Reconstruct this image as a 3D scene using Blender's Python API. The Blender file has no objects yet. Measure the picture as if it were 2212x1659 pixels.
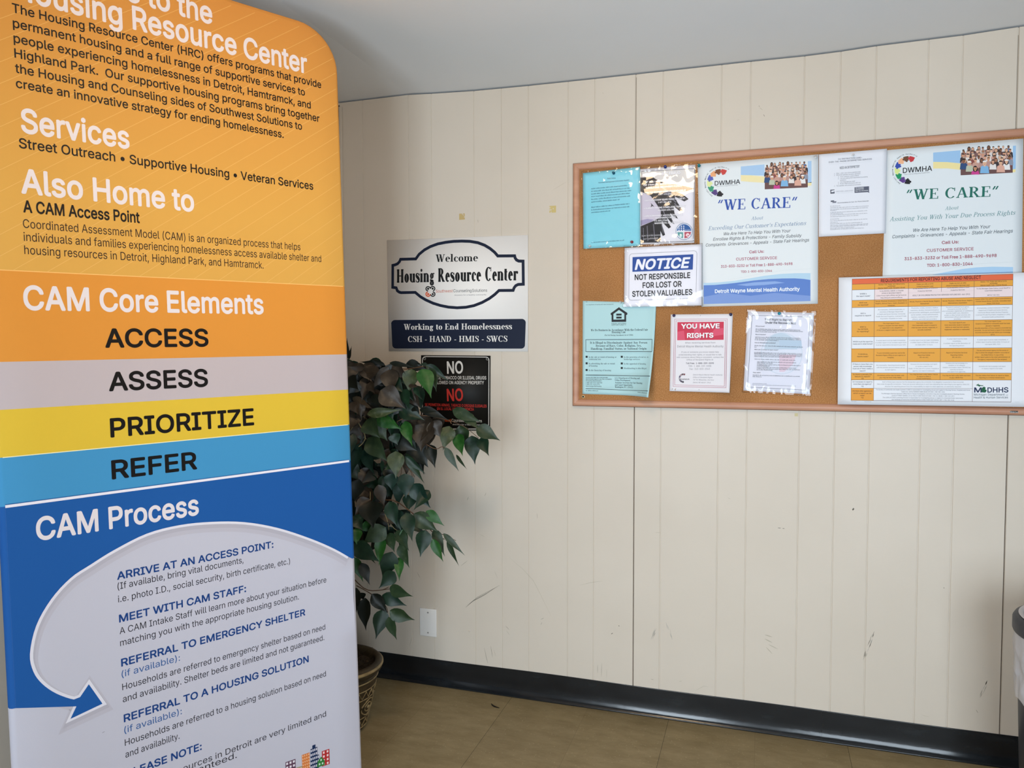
import bpy, bmesh, math, random, os
from mathutils import Vector, Matrix, noise
from mathutils.geometry import tessellate_polygon, delaunay_2d_cdt
import numpy as np

random.seed(7)
SC = bpy.context.scene
COL = SC.collection
IW, IH, FPX = 2212.0, 1659.0, 1661.0
D = 2.8703            # distance from the camera to the panelled wall
HC = 1.3825           # camera height
XL, XR, YF = -1.692, 3.3, -0.75     # left wall, right wall, front (window) wall
ZC = 2.40

# ------------------------------------------------------------------ camera
CR = Vector((0.95103398, 0.30908083, -0.00184509))
CU = Vector((-0.0121117, 0.043231, 0.99899169))
CF = Vector((-0.30884895, 0.95005269, -0.04485765))
cam_d = bpy.data.cameras.new('camera')
cam_d.sensor_width = 36.0
cam_d.lens = FPX / IW * 36.0
cam_d.clip_start = 0.02
cam = bpy.data.objects.new('camera', cam_d)
COL.objects.link(cam)
M3 = Matrix((CR, CU, -CF)).transposed()
cam.matrix_world = Matrix.Translation((0, 0, HC)) @ M3.to_4x4()
SC.camera = cam

# ------------------------------------------------------------------ light, exposure
SC.view_settings.view_transform = 'Standard'
SC.view_settings.look = 'None'
SC.view_settings.gamma = 1.0
SC.view_settings.use_curve_mapping = False
SC.view_settings.exposure = 0.18
SC.cycles.use_denoising = True
SC.cycles.max_bounces = 8
SC.cycles.transparent_max_bounces = 12
SC.cycles.sample_clamp_indirect = 6.0
W_ = bpy.data.worlds.new('world'); SC.world = W_; W_.use_nodes = True
W_.node_tree.nodes['Background'].inputs[0].default_value = (0.75, 0.85, 1.0, 1)
W_.node_tree.nodes['Background'].inputs[1].default_value = 0.25
DAY_L, DAY_R, LAMP_E = 15.0, 10.5, 27.0
WZ0, WZ1 = 0.10, 1.86
WINS = [(-1.05, -0.28, DAY_L), (0.32, 1.50, DAY_R)]        # unseen openings behind the camera, split by an added pier to steer sleeve reflections (x0, x1, radiance)


def area(name, loc, rot, sx, sy, power, col):
    l = bpy.data.lights.new(name, 'AREA'); l.shape = 'RECTANGLE'
    l.size = sx; l.size_y = sy; l.energy = power; l.color = col
    o = bpy.data.objects.new(name, l); o.location = loc; o.rotation_euler = rot
    COL.objects.link(o); return o


for a_, b_, l_ in WINS:
    area('daylight', ((a_ + b_) / 2, YF - 0.16, (WZ0 + WZ1) / 2), (math.radians(90), 0, 0), b_ - a_, WZ1 - WZ0, l_ * math.pi * (b_ - a_) * (WZ1 - WZ0), (0.76, 0.89, 1.0))

# ------------------------------------------------------------------ helpers


def ray(px, py):
    return CF * FPX + CR * (px - IW / 2) - CU * (py - IH / 2)


def wall_at(px, py, off=0.0):
    r = ray(px, py); k = (D - off) / r.y
    return r.x * k, HC + r.z * k


def depth_at(px, py, dep):
    return ray(px, py) * (dep / FPX) + Vector((0, 0, HC))


def lin(h):
    h = h.lstrip('#')
    return tuple(((c / 12.92) if c <= 0.04045 else ((c + 0.055) / 1.055) ** 2.4)
                 for c in (int(h[i:i + 2], 16) / 255 for i in (0, 2, 4)))


MC = {}


def new_mat(name):
    m = bpy.data.materials.new(name); m.use_nodes = True
    return m, m.node_tree, m.node_tree.nodes['Principled BSDF']


def pm(hexc, rough=0.55, spec=0.3, key=''):
    k = (hexc, rough, spec)
    if k in MC: return MC[k]
    m, nt, b = new_mat('print_' + hexc.lstrip('#') + key)
    b.inputs['Base Color'].default_value = lin(hexc) + (1,)
    b.inputs['Roughness'].default_value = rough
    b.inputs['Specular IOR Level'].default_value = spec
    MC[k] = m
    return m


def node(nt, t, **kw):
    n = nt.nodes.new(t)
    for k, v in kw.items(): setattr(n, k, v)
    return n


def noisy(name, stops, scale, rough=0.6, spec=0.3, stretch=(1, 1, 1), bump=0.0, bscale=None, detail=4, metallic=0):
    """principled material whose colour runs over a noise ramp"""
    m, nt, b = new_mat(name)
    tc = node(nt, 'ShaderNodeTexCoord'); mp = node(nt, 'ShaderNodeMapping')
    mp.inputs['Scale'].default_value = stretch
    nt.links.new(tc.outputs['Object'], mp.inputs['Vector'])
    n = node(nt, 'ShaderNodeTexNoise'); n.inputs['Scale'].default_value = scale; n.inputs['Detail'].default_value = detail
    nt.links.new(mp.outputs['Vector'], n.inputs['Vector'])
    cr = node(nt, 'ShaderNodeValToRGB')
    el = cr.color_ramp.elements
    while len(el) < len(stops): el.new(0.5)
    for e, (p, c) in zip(el, stops):
        e.position = p; e.color = lin(c) + (1,)
    nt.links.new(n.outputs['Fac'], cr.inputs['Fac'])
    nt.links.new(cr.outputs['Color'], b.inputs['Base Color'])
    b.inputs['Roughness'].default_value = rough
    b.inputs['Specular IOR Level'].default_value = spec
    b.inputs['Metallic'].default_value = metallic
    if bump:
        n2 = node(nt, 'ShaderNodeTexNoise'); n2.inputs['Scale'].default_value = bscale or scale * 3
        nt.links.new(mp.outputs['Vector'], n2.inputs['Vector'])
        bp = node(nt, 'ShaderNodeBump'); bp.inputs['Strength'].default_value = bump; bp.inputs['Distance'].default_value = 0.002
        nt.links.new(n2.outputs['Fac'], bp.inputs['Height'])
        nt.links.new(bp.outputs['Normal'], b.inputs['Normal'])
    return m


class MB:
    """collects faces with materials, builds ONE mesh object"""

    def __init__(s): s.v = []; s.f = []; s.mi = []; s.mats = []; s.sm = []

    def m(s, mat):
        if mat not in s.mats: s.mats.append(mat)
        return s.mats.index(mat)

    def add(s, vs, fs, mat, smooth=False):
        o = len(s.v); s.v.extend(vs); i = s.m(mat)
        for f in fs:
            s.f.append(tuple(o + k for k in f)); s.mi.append(i); s.sm.append(smooth)

    def quad(s, a, b, c, d, mat): s.add([a, b, c, d], [(0, 1, 2, 3)], mat)

    def box(s, x0, x1, y0, y1, z0, z1, mat):
        v = [(x, y, z) for z in (z0, z1) for y in (y0, y1) for x in (x0, x1)]
        s.add(v, [(0, 2, 3, 1), (4, 5, 7, 6), (0, 1, 5, 4), (2, 6, 7, 3), (0, 4, 6, 2), (1, 3, 7, 5)], mat)

    def bevbox(s, cx, cy, cz, sx, sy, sz, r, mat, seg=3, keep_back=False):
        bm = bmesh.new()
        bmesh.ops.create_cube(bm, size=1, matrix=Matrix.Translation((cx, cy, cz)) @ Matrix.Diagonal((sx, sy, sz, 1)))
        bmesh.ops.bevel(bm, geom=list(bm.edges), offset=r, segments=seg, affect='EDGES', profile=0.5)
        s.bm(bm, mat, True)

    def bm(s, bm, mat, smooth=False):
        bm.verts.ensure_lookup_table(); bm.verts.index_update()
        s.add([tuple(v.co) for v in bm.verts], [tuple(v.index for v in f.verts) for f in bm.faces], mat, smooth)
        bm.free()

    def lathe(s, prof, mat, n=48, c=(0, 0, 0), sm=True, wob=None):
        vs = []
        for r, z in prof:
            for i in range(n):
                a = 2 * math.pi * i / n
                rr = r + (wob(a, z) if wob else 0)
                vs.append((c[0] + rr * math.cos(a), c[1] + rr * math.sin(a), c[2] + z))
        fs = [(j * n + i, j * n + (i + 1) % n, (j + 1) * n + (i + 1) % n, (j + 1) * n + i)
              for j in range(len(prof) - 1) for i in range(n)]
        s.add(vs, fs, mat, sm)

    def tube(s, pts, r, mat, n=7, taper=1.0):
        pts = [Vector(p) for p in pts]; vs = []
        for k, p in enumerate(pts):
            t = (pts[min(k + 1, len(pts) - 1)] - pts[max(k - 1, 0)]).normalized()
            u = t.cross(Vector((0.31, 0.17, 0.93))); u = u.normalized() if u.length > 1e-4 else Vector((1, 0, 0))
            w = t.cross(u); rr = r * (1 + (taper - 1) * k / max(1, len(pts) - 1))
            for i in range(n):
                a = 2 * math.pi * i / n
                vs.append(tuple(p + u * rr * math.cos(a) + w * rr * math.sin(a)))
        fs = [(k * n + i, k * n + (i + 1) % n, (k + 1) * n + (i + 1) % n, (k + 1) * n + i)
              for k in range(len(pts) - 1) for i in range(n)]
        fs += [tuple(range(n - 1, -1, -1)), tuple(range((len(pts) - 1) * n, len(pts) * n))]
        s.add(vs, fs, mat, True)

    def build(s, name, parent=None, loc=None):
        me = bpy.data.meshes.new(name); me.from_pydata(s.v, [], s.f)
        for m in s.mats: me.materials.append(m)
        me.polygons.foreach_set('material_index', s.mi)
        me.polygons.foreach_set('use_smooth', s.sm)
        me.update()
        o = bpy.data.objects.new(name, me); COL.objects.link(o)
        if parent: o.parent = parent
        if loc: o.location = loc
        return o


def tag(o, label, cat, group=None):
    o['label'] = label; o['category'] = cat
    if group: o['group'] = group
    return o


def thing(name, label, cat, loc, group=None):
    o = bpy.data.objects.new(name, None); COL.objects.link(o); o.location = loc
    o.empty_display_size = 0.05
    return tag(o, label, cat, group)


def struct(o): o['kind'] = 'structure'; return o


# ------------------------------------------------------------------ lettering
FD = bpy.utils.system_resource('DATAFILES', path='fonts')


def load_font(f):
    try:
        return bpy.data.fonts.load(os.path.join(FD, f))
    except Exception:
        return None


FONTS = {'inter': load_font('Inter.woff2')}
GC, WC = {}, {}


def _width(st, font):
    """ink width of a string, for advances and kerning"""
    k = (st, font)
    if k not in WC:
        c = bpy.data.curves.new('lettering', 'FONT'); c.body = st; c.size = 1.0; c.resolution_u = 1
        if FONTS[font]: c.font = FONTS[font]
        o = bpy.data.objects.new('lettering', c); me = o.to_mesh()
        xs = [v.co.x for v in me.vertices]
        WC[k] = max(xs) - min(xs)
        o.to_mesh_clear(); bpy.data.objects.remove(o); bpy.data.curves.remove(c)
    return WC[k]


def contours(ch, font, res):
    c = bpy.data.curves.new('lettering', 'FONT'); c.body = ch; c.size = 1.0
    if FONTS[font]: c.font = FONTS[font]
    o = bpy.data.objects.new('lettering', c); COL.objects.link(o)
    dg_ = bpy.context.evaluated_depsgraph_get()
    cu = o.to_curve(dg_)
    out = []
    for sp in cu.splines:
        bz = sp.bezier_points; n = len(bz); pts = []
        for i in range(n):
            a, b = bz[i], bz[(i + 1) % n]
            p0, p1, p2, p3 = (Vector(q[:2]) for q in (a.co, a.handle_right, b.handle_left, b.co))
            d = (p3 - p0).length
            flat = abs((p1 - p0).cross(p3 - p0)) + abs((p2 - p0).cross(p3 - p0)) < 2e-4 * max(d, 1e-6)
            m = 1 if flat or d < 1e-5 else res + 1
            for k in range(m):
                t = k / m; u = 1 - t
                q = p0 * u ** 3 + p1 * (3 * u * u * t) + p2 * (3 * u * t * t) + p3 * t ** 3
                if not pts or (q - pts[-1]).length > 1e-4: pts.append(q)
        if len(pts) > 2 and (pts[0] - pts[-1]).length < 1e-4: pts.pop()
        if len(pts) > 2: out.append(np.array([tuple(q) for q in pts]))
    o.to_curve_clear(); bpy.data.objects.remove(o); bpy.data.curves.remove(c)
    return out


def glyph_mesh(ch, font, bold, res):
    """one filled letter (any overlap of its outlines counts as ink), optionally swept round a small circle"""
    bold = min((0, .006, .012, .02, .03), key=lambda q: abs(q - bold)) if bold > 0 else 0
    k = (ch, font, bold, res)
    if k in GC: return GC[k]
    base = contours(ch, font, res) if ch.strip() else []
    cs = list(base)
    if bold > 0:
        n = 8 if bold > .025 else 6 if bold > .01 else 4
        for i in range(n):
            t = 2 * math.pi * (i + .5) / n; cs += [b + np.array([bold * math.cos(t), bold * math.sin(t)]) for b in base]
    if not cs: GC[k] = ([], []); return GC[k]
    pts = []; edges = []
    for c in cs:
        o = len(pts); n = len(c); pts += [Vector((float(x), float(y))) for x, y in c]; edges += [(o + i, o + (i + 1) % n) for i in range(n)]
    vs, es, fs, _, _, _ = delaunay_2d_cdt(pts, edges, [], 0, 1e-5)
    V = np.array([(v.x, v.y) for v in vs]); F = np.array([tuple(f) for f in fs])
    C = V[F].mean(1); wind = np.zeros(len(C))
    for c in cs:
        a = c; b = np.roll(c, -1, 0)
        ay, by = a[None, :, 1], b[None, :, 1]; cy = C[:, 1:2]; cx = C[:, 0:1]
        up = (ay <= cy) & (by > cy); dn = (ay > cy) & (by <= cy)
        cr = (b[None, :, 0] - a[None, :, 0]) * (cy - ay) - (cx - a[None, :, 0]) * (by - ay)
        wind += (up & (cr > 0)).sum(1) - (dn & (cr < 0)).sum(1)
    keep = F[np.abs(wind) > .5]
    used = sorted(set(keep.flatten().tolist())); ix = {u: i for i, u in enumerate(used)}
    GC[k] = ([tuple(V[u]) for u in used], [tuple(ix[q] for q in f) for f in keep.tolist()])
    return GC[k]


def font_mesh(body, font, bold=0.0, res=2):
    vs, fs, x = [], [], 0.0
    HH = _width('HH', font); prev = None
    adv = lambda ch: _width('H' + ch + 'H', font) - HH
    for ch in body:
        if prev is not None and ch != ' ' and prev != ' ': x += max(-.12, min(.05, _width('H' + prev + ch + 'H', font) - HH - adv(prev) - adv(ch)))
        gv, gf = glyph_mesh(ch, font, bold, res); o = len(vs)
        vs += [(px + x, py) for px, py in gv]; fs += [tuple(i + o for i in f) for f in gf]
        x += adv(ch); prev = ch
    return vs, fs


def cap_of(font, bold):
    v, f = font_mesh('H', font, bold, 2)
    return max(p[1] for p in v)


class Serif:
    """a book serif drawn from stems, rings and slabs; w = thick stroke, t = hairline"""

    def __init__(s, w=.16, t=.05, e=.08, ls=.02): s.w, s.t, s.e, s.ls = w, t, e, ls; s.G = {}

    def R(s, x0, y0, x1, y1): s.q.append([(x0, y0), (x1, y0), (x1, y1), (x0, y1)])

    def dg(s, x0, y0, x1, y1, w):
        h = w / 2
        s.q.append([(x0 - h, y0), (x0 + h, y0), (x1 + h, y1), (x1 - h, y1)])

    def sb(s, x, y, up, l=1, r=1, w=None):
        hw = (w or s.w) / 2; t = s.t
        y0, y1 = (y, y + t) if up else (y - t, y)
        s.R(x - hw - s.e * l, y0, x + hw + s.e * r, y1)
        yy = (y1, y1 + t * 1.3) if up else (y0, y0 - t * 1.3)
        if l: s.q.append([(x - hw, yy[0]), (x - hw, yy[1]), (x - hw - s.e * .6, yy[0])])
        if r: s.q.append([(x + hw, yy[0]), (x + hw, yy[1]), (x + hw + s.e * .6, yy[0])])

    def st(s, x, y0, y1, bot='lr', top='lr'):
        h = s.w / 2; s.R(x - h, y0, x + h, y1)
        if bot: s.sb(x, y0, True, 'l' in bot, 'r' in bot)
        if top: s.sb(x, y1, False, 'l' in top, 'r' in top)

    def arc(s, cx, cy, rx, ry, a0=0, a1=360, n=20):
        ix, iy = max(.01, rx - s.w), max(.01, ry - s.t); p = []
        for i in range(n + 1):
            a = math.radians(a0 + (a1 - a0) * i / n); c, d = math.cos(a), math.sin(a)
            p.append(((cx + rx * c, cy + ry * d), (cx + ix * c, cy + iy * d)))
        for i in range(n): s.q.append([p[i][0], p[i + 1][0], p[i + 1][1], p[i][1]])

    def dot(s, cx, cy, r):
        s.q.append([(cx + r * math.cos(k * math.pi / 6), cy + r * math.sin(k * math.pi / 6)) for k in range(12)])

    def sp(s, pts, ws):
        P = []
        n = len(pts)
        for i in range(n - 1):
            p0, p1, p2, p3 = pts[max(i - 1, 0)], pts[i], pts[i + 1], pts[min(i + 2, n - 1)]
            for k in range(5):
                u = k / 5
                f = lambda a, b, c, d: .5 * (2 * b + (c - a) * u + (2 * a - 5 * b + 4 * c - d) * u * u + (3 * b - a - 3 * c + d) * u ** 3)
                P.append((f(p0[0], p1[0], p2[0], p3[0]), f(p0[1], p1[1], p2[1], p3[1]), ws[i] + (ws[i + 1] - ws[i]) * u))
        P.append((pts[-1][0], pts[-1][1], ws[-1]))
        E = []
        for i, (x, y, w) in enumerate(P):
            a, b = P[max(i - 1, 0)], P[min(i + 1, len(P) - 1)]
            dx, dy = b[0] - a[0], b[1] - a[1]; L = math.hypot(dx, dy) or 1
            E.append(((x - dy / L * w / 2, y + dx / L * w / 2), (x + dy / L * w / 2, y - dx / L * w / 2)))
        for i in range(len(E) - 1): s.q.append([E[i][0], E[i + 1][0], E[i + 1][1], E[i][1]])

    def S(s, k, ox=0.0):
        f = lambda x, y: (ox + x * (1 if k > .9 else .78), y * k)
        w, t = s.w, s.t
        s.sp([f(.50, .76), f(.44, .92), f(.30, .975), f(.15, .90), f(.13, .74), f(.24, .60), f(.40, .46), f(.50, .28), f(.45, .10), f(.30, .03), f(.13, .08), f(.06, .26)],
             [t, t, t, w * .6, w * .85, w, w, w * .85, w * .6, t, t, t])
        a, b = f(.50, .70), f(.50 + t, .97); s.R(a[0], a[1], a[0] + t, b[1])
        a, b = f(.04, .03), f(.04, .30); s.R(a[0], a[1], a[0] + t, b[1])

    def glyph(s, ch):
        if ch in s.G: return s.G[ch]
        s.q = []; w, t, e = s.w, s.t, s.e; R, st, arc, dg, sb, dot = s.R, s.st, s.arc, s.dg, s.sb, s.dot
        X = .66; h = w / 2; th = t * 1.35; a = .4
        if ch == 'A': dg(.11, 0, .37, 1, th); dg(.64, 0, .39, 1, w); R(.2, .32, .55, .32 + t); sb(.11, 0, 1, w=th); sb(.64, 0, 1); a = .78
        elif ch == 'B': st(.18, 0, 1, 'l', 'l'); arc(.30, .755, .29, .245, -90, 90); arc(.32, .27, .34, .27, -90, 90); R(.18, 1 - t, .31, 1); R(.18, .54 - t, .33, .54); R(.18, 0, .33, t); a = .72
        elif ch in 'CG':
            arc(.40, .5, .36, .515, 48, 318); R(.62, .68, .62 + t, .99); a = .74
            if ch == 'G': st(.62, .05, .42, '', 'lr'); a = .8
        elif ch == 'D': st(.18, 0, 1, 'l', 'l'); arc(.30, .5, .42, .5, -90, 90); R(.18, 1 - t, .31, 1); R(.18, 0, .31, t); a = .79
        elif ch in 'EF':
            st(.18, 0, 1, 'l' if ch == 'E' else 'lr', 'l'); R(.18, 1 - t, .60, 1); R(.60 - t, .76, .60, 1); R(.18, .5 - t / 2, .46, .5 + t / 2); R(.46 - t, .38, .46, .62); a = .63
            if ch == 'E': R(.18, 0, .63, t); R(.63 - t, 0, .63, .25); a = .69
        elif ch == 'H': st(.18, 0, 1); st(.66, 0, 1); R(.18, .5 - t / 2, .66, .5 + t / 2); a = .85
        elif ch == 'I': st(.2, 0, 1); a = .41
        elif ch == 'J': st(.28, .12, 1, ''); s.sp([(.28, .2), (.24, .05), (.12, 0), (.06, .08)], [w, w * .8, t, t * 2]); a = .48
        elif ch == 'K': st(.18, 0, 1); dg(.24, .42, .60, 1, th); dg(.66, 0, .36, .58, w); sb(.60, 1, 0, w=th); sb(.66, 0, 1); a = .8
        elif ch == 'L': st(.18, 0, 1, 'l', 'lr'); R(.18, 0, .62, t); R(.62 - t, 0, .62, .27); a = .66
        elif ch == 'M': R(.12, 0, .12 + th, 1); st(.82, 0, 1, 'lr', 'r'); dg(.47, 0.02, .18, 1, w); dg(.46, .02, .78, 1, th); sb(.12 + th / 2, 0, 1, w=th); sb(.15, 1, 0, 1, 0); a = 1.0
        elif ch == 'N': R(.14, 0, .14 + th, 1); R(.66, 0, .66 + th, 1); dg(.65, 0, .18, 1, w); sb(.14 + th / 2, 0, 1, w=th); sb(.66 + th / 2, 1, 0, w=th); sb(.18, 1, 0, 1, 0); a = .82
        elif ch in 'OQ':
            arc(.41, .5, .37, .515); a = .82
            if ch == 'Q': dg(.62, -.2, .44, .08, w)
        elif ch in 'PR':
            st(.18, 0, 1, 'lr', 'l'); arc(.31, .735, .31, .265, -90, 90); R(.18, 1 - t, .32, 1); R(.18, .47, .32, .47 + t); a = .66
            if ch == 'R': dg(.64, 0, .37, .49, w); sb(.65, 0, 1); a = .77
        elif ch == 'S': s.S(1.0); a = .60
        elif ch == 'T': st(.34, 0, 1, 'lr', ''); R(.03, 1 - t, .65, 1); R(.03, .76, .03 + t, 1); R(.65 - t, .76, .65, 1); a = .68
        elif ch == 'U': st(.18, .3, 1, ''); arc(.42, .32, .24 + h, .335, 180, 360); R(.42 + .24 - th + h, .3, .42 + .24 + h, 1); sb(.42 + .24 + h - th / 2, 1, 0, w=th); a = .84
        elif ch == 'V': dg(.39, 0, .13, 1, w); dg(.39, 0, .65, 1, th); sb(.13, 1, 0); sb(.65, 1, 0, w=th); a = .77
        elif ch == 'W': dg(.31, 0, .11, 1, w); dg(.31, 0, .50, .95, th); dg(.66, 0, .48, 1, w); dg(.66, 0, .89, 1, th); sb(.11, 1, 0); sb(.48, 1, 0, 1, 0); sb(.89, 1, 0, w=th); a = 1.0
        elif ch == 'X': dg(.64, 0, .14, 1, w); dg(.13, 0, .62, 1, th); sb(.64, 0, 1); sb(.14, 1, 0); sb(.13, 0, 1, w=th); sb(.62, 1, 0, w=th); a = .78
        elif ch == 'Y': dg(.38, .45, .13, 1, w); dg(.38, .45, .64, 1, th); st(.38, 0, .5, 'lr', ''); sb(.13, 1, 0); sb(.64, 1, 0, w=th); a = .76
        elif ch == 'Z': R(.06, 1 - t, .60, 1); R(.05, 0, .62, t); dg(.14, t, .52, 1 - t, w); R(.06, .78, .06 + t, 1); R(.62 - t, 0, .62, .24); a = .67
        elif ch == 'a': R(.38 - h, .0, .38 + h, .47); arc(.27, .45, .11 + h, .215, 0, 150); dot(.12, .52, t * 1.25); arc(.25, .20, .20, .205, 90, 270); R(.25, .405 - t, .38, .405); R(.25, -.005, .38, t); R(.38, 0, .53, t); a = .55
        elif ch == 'b': st(.17, 0, 1.02, '', 'l'); arc(.30, .33, .26, .345, -130, 130); a = .60
        elif ch == 'c': arc(.29, .33, .255, .345, 50, 318); dot(.44, .50, t * 1.3); a = .50
        elif ch == 'd': st(.44, 0, 1.02, 'r', 'l'); arc(.31, .33, .26, .345, 50, 310); a = .62
        elif ch == 'e': arc(.285, .33, .255, .345, 0, 312); R(.06, .33, .54, .33 + t); a = .54
        elif ch == 'f': st(.17, 0, .8, 'lr', ''); arc(.34, .80, .17 + h, .225, 75, 180); dot(.40, .93, t * 1.3); R(.03, .66 - t, .36, .66); a = .37
        elif ch == 'g': arc(.26, .45, .21, .22); s.sp([(.17, .27), (.10, .20), (.14, .12), (.30, .10), (.44, .05)], [t, t, w * .7, w * .7, w * .6]); arc(.27, -.08, .24, .185); R(.40, .58, .55, .58 + t * 1.3); a = .55
        elif ch in 'hnmu':
            if ch == 'u':
                st(.16, .2, .66, '', 'l'); arc(.33, .25, .17 + h, .255, 180, 360); st(.50, 0, .66, 'r', 'l'); a = .66
            else:
                st(.16, 0, 1.02 if ch == 'h' else .66, 'lr', 'l')
                for x in ((.50,) if ch != 'm' else (.48, .80)):
                    st(x, 0, .44, 'lr', ''); arc(x - .16, .43, .16 + h, .24, 0, 140)
                a = .67 if ch != 'm' else .97
        elif ch in 'il': st(.17, 0, .66 if ch == 'i' else 1.02, 'lr', 'l'); a = .34; ch == 'i' and dot(.16, .88, min(.11, w * .62))
        elif ch == 'j': st(.2, -.1, .66, '', 'l'); dot(.2, .89, w * .62); s.sp([(.2, -.08), (.17, -.22), (.06, -.27)], [w, w * .7, t * 1.5]); a = .34
        elif ch == 'k': st(.16, 0, 1.02, 'lr', 'l'); dg(.22, .28, .44, .66, th); dg(.52, 0, .32, .38, w); sb(.44, .66, 0, w=th); sb(.53, 0, 1); a = .64
        elif ch == 'o': arc(.29, .33, .265, .345); a = .58
        elif ch == 'p': st(.17, -.28, .66, 'lr', 'l'); arc(.30, .33, .26, .345, -130, 130); a = .61
        elif ch == 'q': st(.44, -.28, .66, 'lr', ''); arc(.31, .33, .26, .345, 50, 310); a = .61
        elif ch == 'r': st(.16, 0, .66, 'lr', 'l'); arc(.37, .43, .21, .235, 60, 150); dot(.41, .56, t * 1.5); a = .46
        elif ch == 's': s.S(.67); a = .47
        elif ch == 't': R(.17 - h, .12, .17 + h, .84); R(.03, .66 - t, .35, .66); arc(.29, .13, .12 + h, .135, 180, 300); a = .37
        elif ch == 'v': dg(.29, 0, .10, .66, w); dg(.29, 0, .48, .66, th); sb(.10, .66, 0); sb(.48, .66, 0, w=th); a = .58
        elif ch == 'w': dg(.25, 0, .10, .66, w); dg(.25, 0, .39, .62, th); dg(.53, 0, .39, .66, w); dg(.53, 0, .70, .66, th); sb(.10, .66, 0); sb(.70, .66, 0, w=th); a = .8
        elif ch == 'x': dg(.47, 0, .11, .66, w); dg(.11, 0, .45, .66, th); sb(.47, 0, 1); sb(.11, .66, 0); sb(.11, 0, 1, w=th); sb(.45, .66, 0, w=th); a = .58
        elif ch == 'y': dg(.30, 0, .10, .66, w); dg(.18, -.26, .48, .66, th); dot(.15, -.22, t * 1.3); sb(.10, .66, 0); sb(.48, .66, 0, w=th); a = .58
        elif ch == 'z': R(.05, .66 - t, .42, .66); R(.05, 0, .44, t); dg(.13, t, .36, .66 - t, w); a = .5
        elif ch == '.': dot(.12, .06, w * .55); a = .26
        elif ch == ',': dot(.12, .06, w * .55); dg(.08, -.16, .15, .04, t * 1.5); a = .26
        elif ch == '-': R(.05, .27, .32, .27 + t * 2); a = .38
        elif ch in '’\'': dg(.10, .68, .17, .96, w * .8); a = .26
        elif ch in '“”': dg(.08, .66, .20, .98, w * .62); dg(.26, .66, .38, .98, w * .62); a = .5
        elif ch == '(': arc(.42, .36, .34, .66, 125, 235); a = .36
        elif ch == ')': arc(-.06, .36, .34, .66, -55, 55); a = .36
        elif ch == ':': dot(.13, .06, w * .55); dot(.13, .55, w * .55); a = .28
        else:
            a = .32
            if ch.strip():     # figures
                gv, gf = glyph_mesh(ch, 'inter', 0.006 if w > .12 else 0, 1); k_ = 1 / cap_of('inter', 0)
                s.q = [[(gv[i][0] * k_, gv[i][1] * k_) for i in f] for f in gf]; a = (max(v[0] for v in gv)) * k_ + .06
        s.G[ch] = (a, s.q)
        return s.G[ch]

    def mesh(s, body):
        vs, fs, x = [], [], 0.0
        for ch in body:
            a, q = s.glyph(ch)
            for poly in q:
                o = len(vs); vs += [(px + x, py, (len(fs) % 13) * 2.5e-6) for px, py in poly]; fs.append(tuple(range(o, o + len(poly))))
            x += a + s.ls
        return vs, fs


SERIFS = {'times': Serif(.175, .05, .075), 'book': Serif(.16, .055, .07), 'ital': Serif(.105, .045, .055), 'fat': Serif(.25, .07, .02, .045)}


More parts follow.
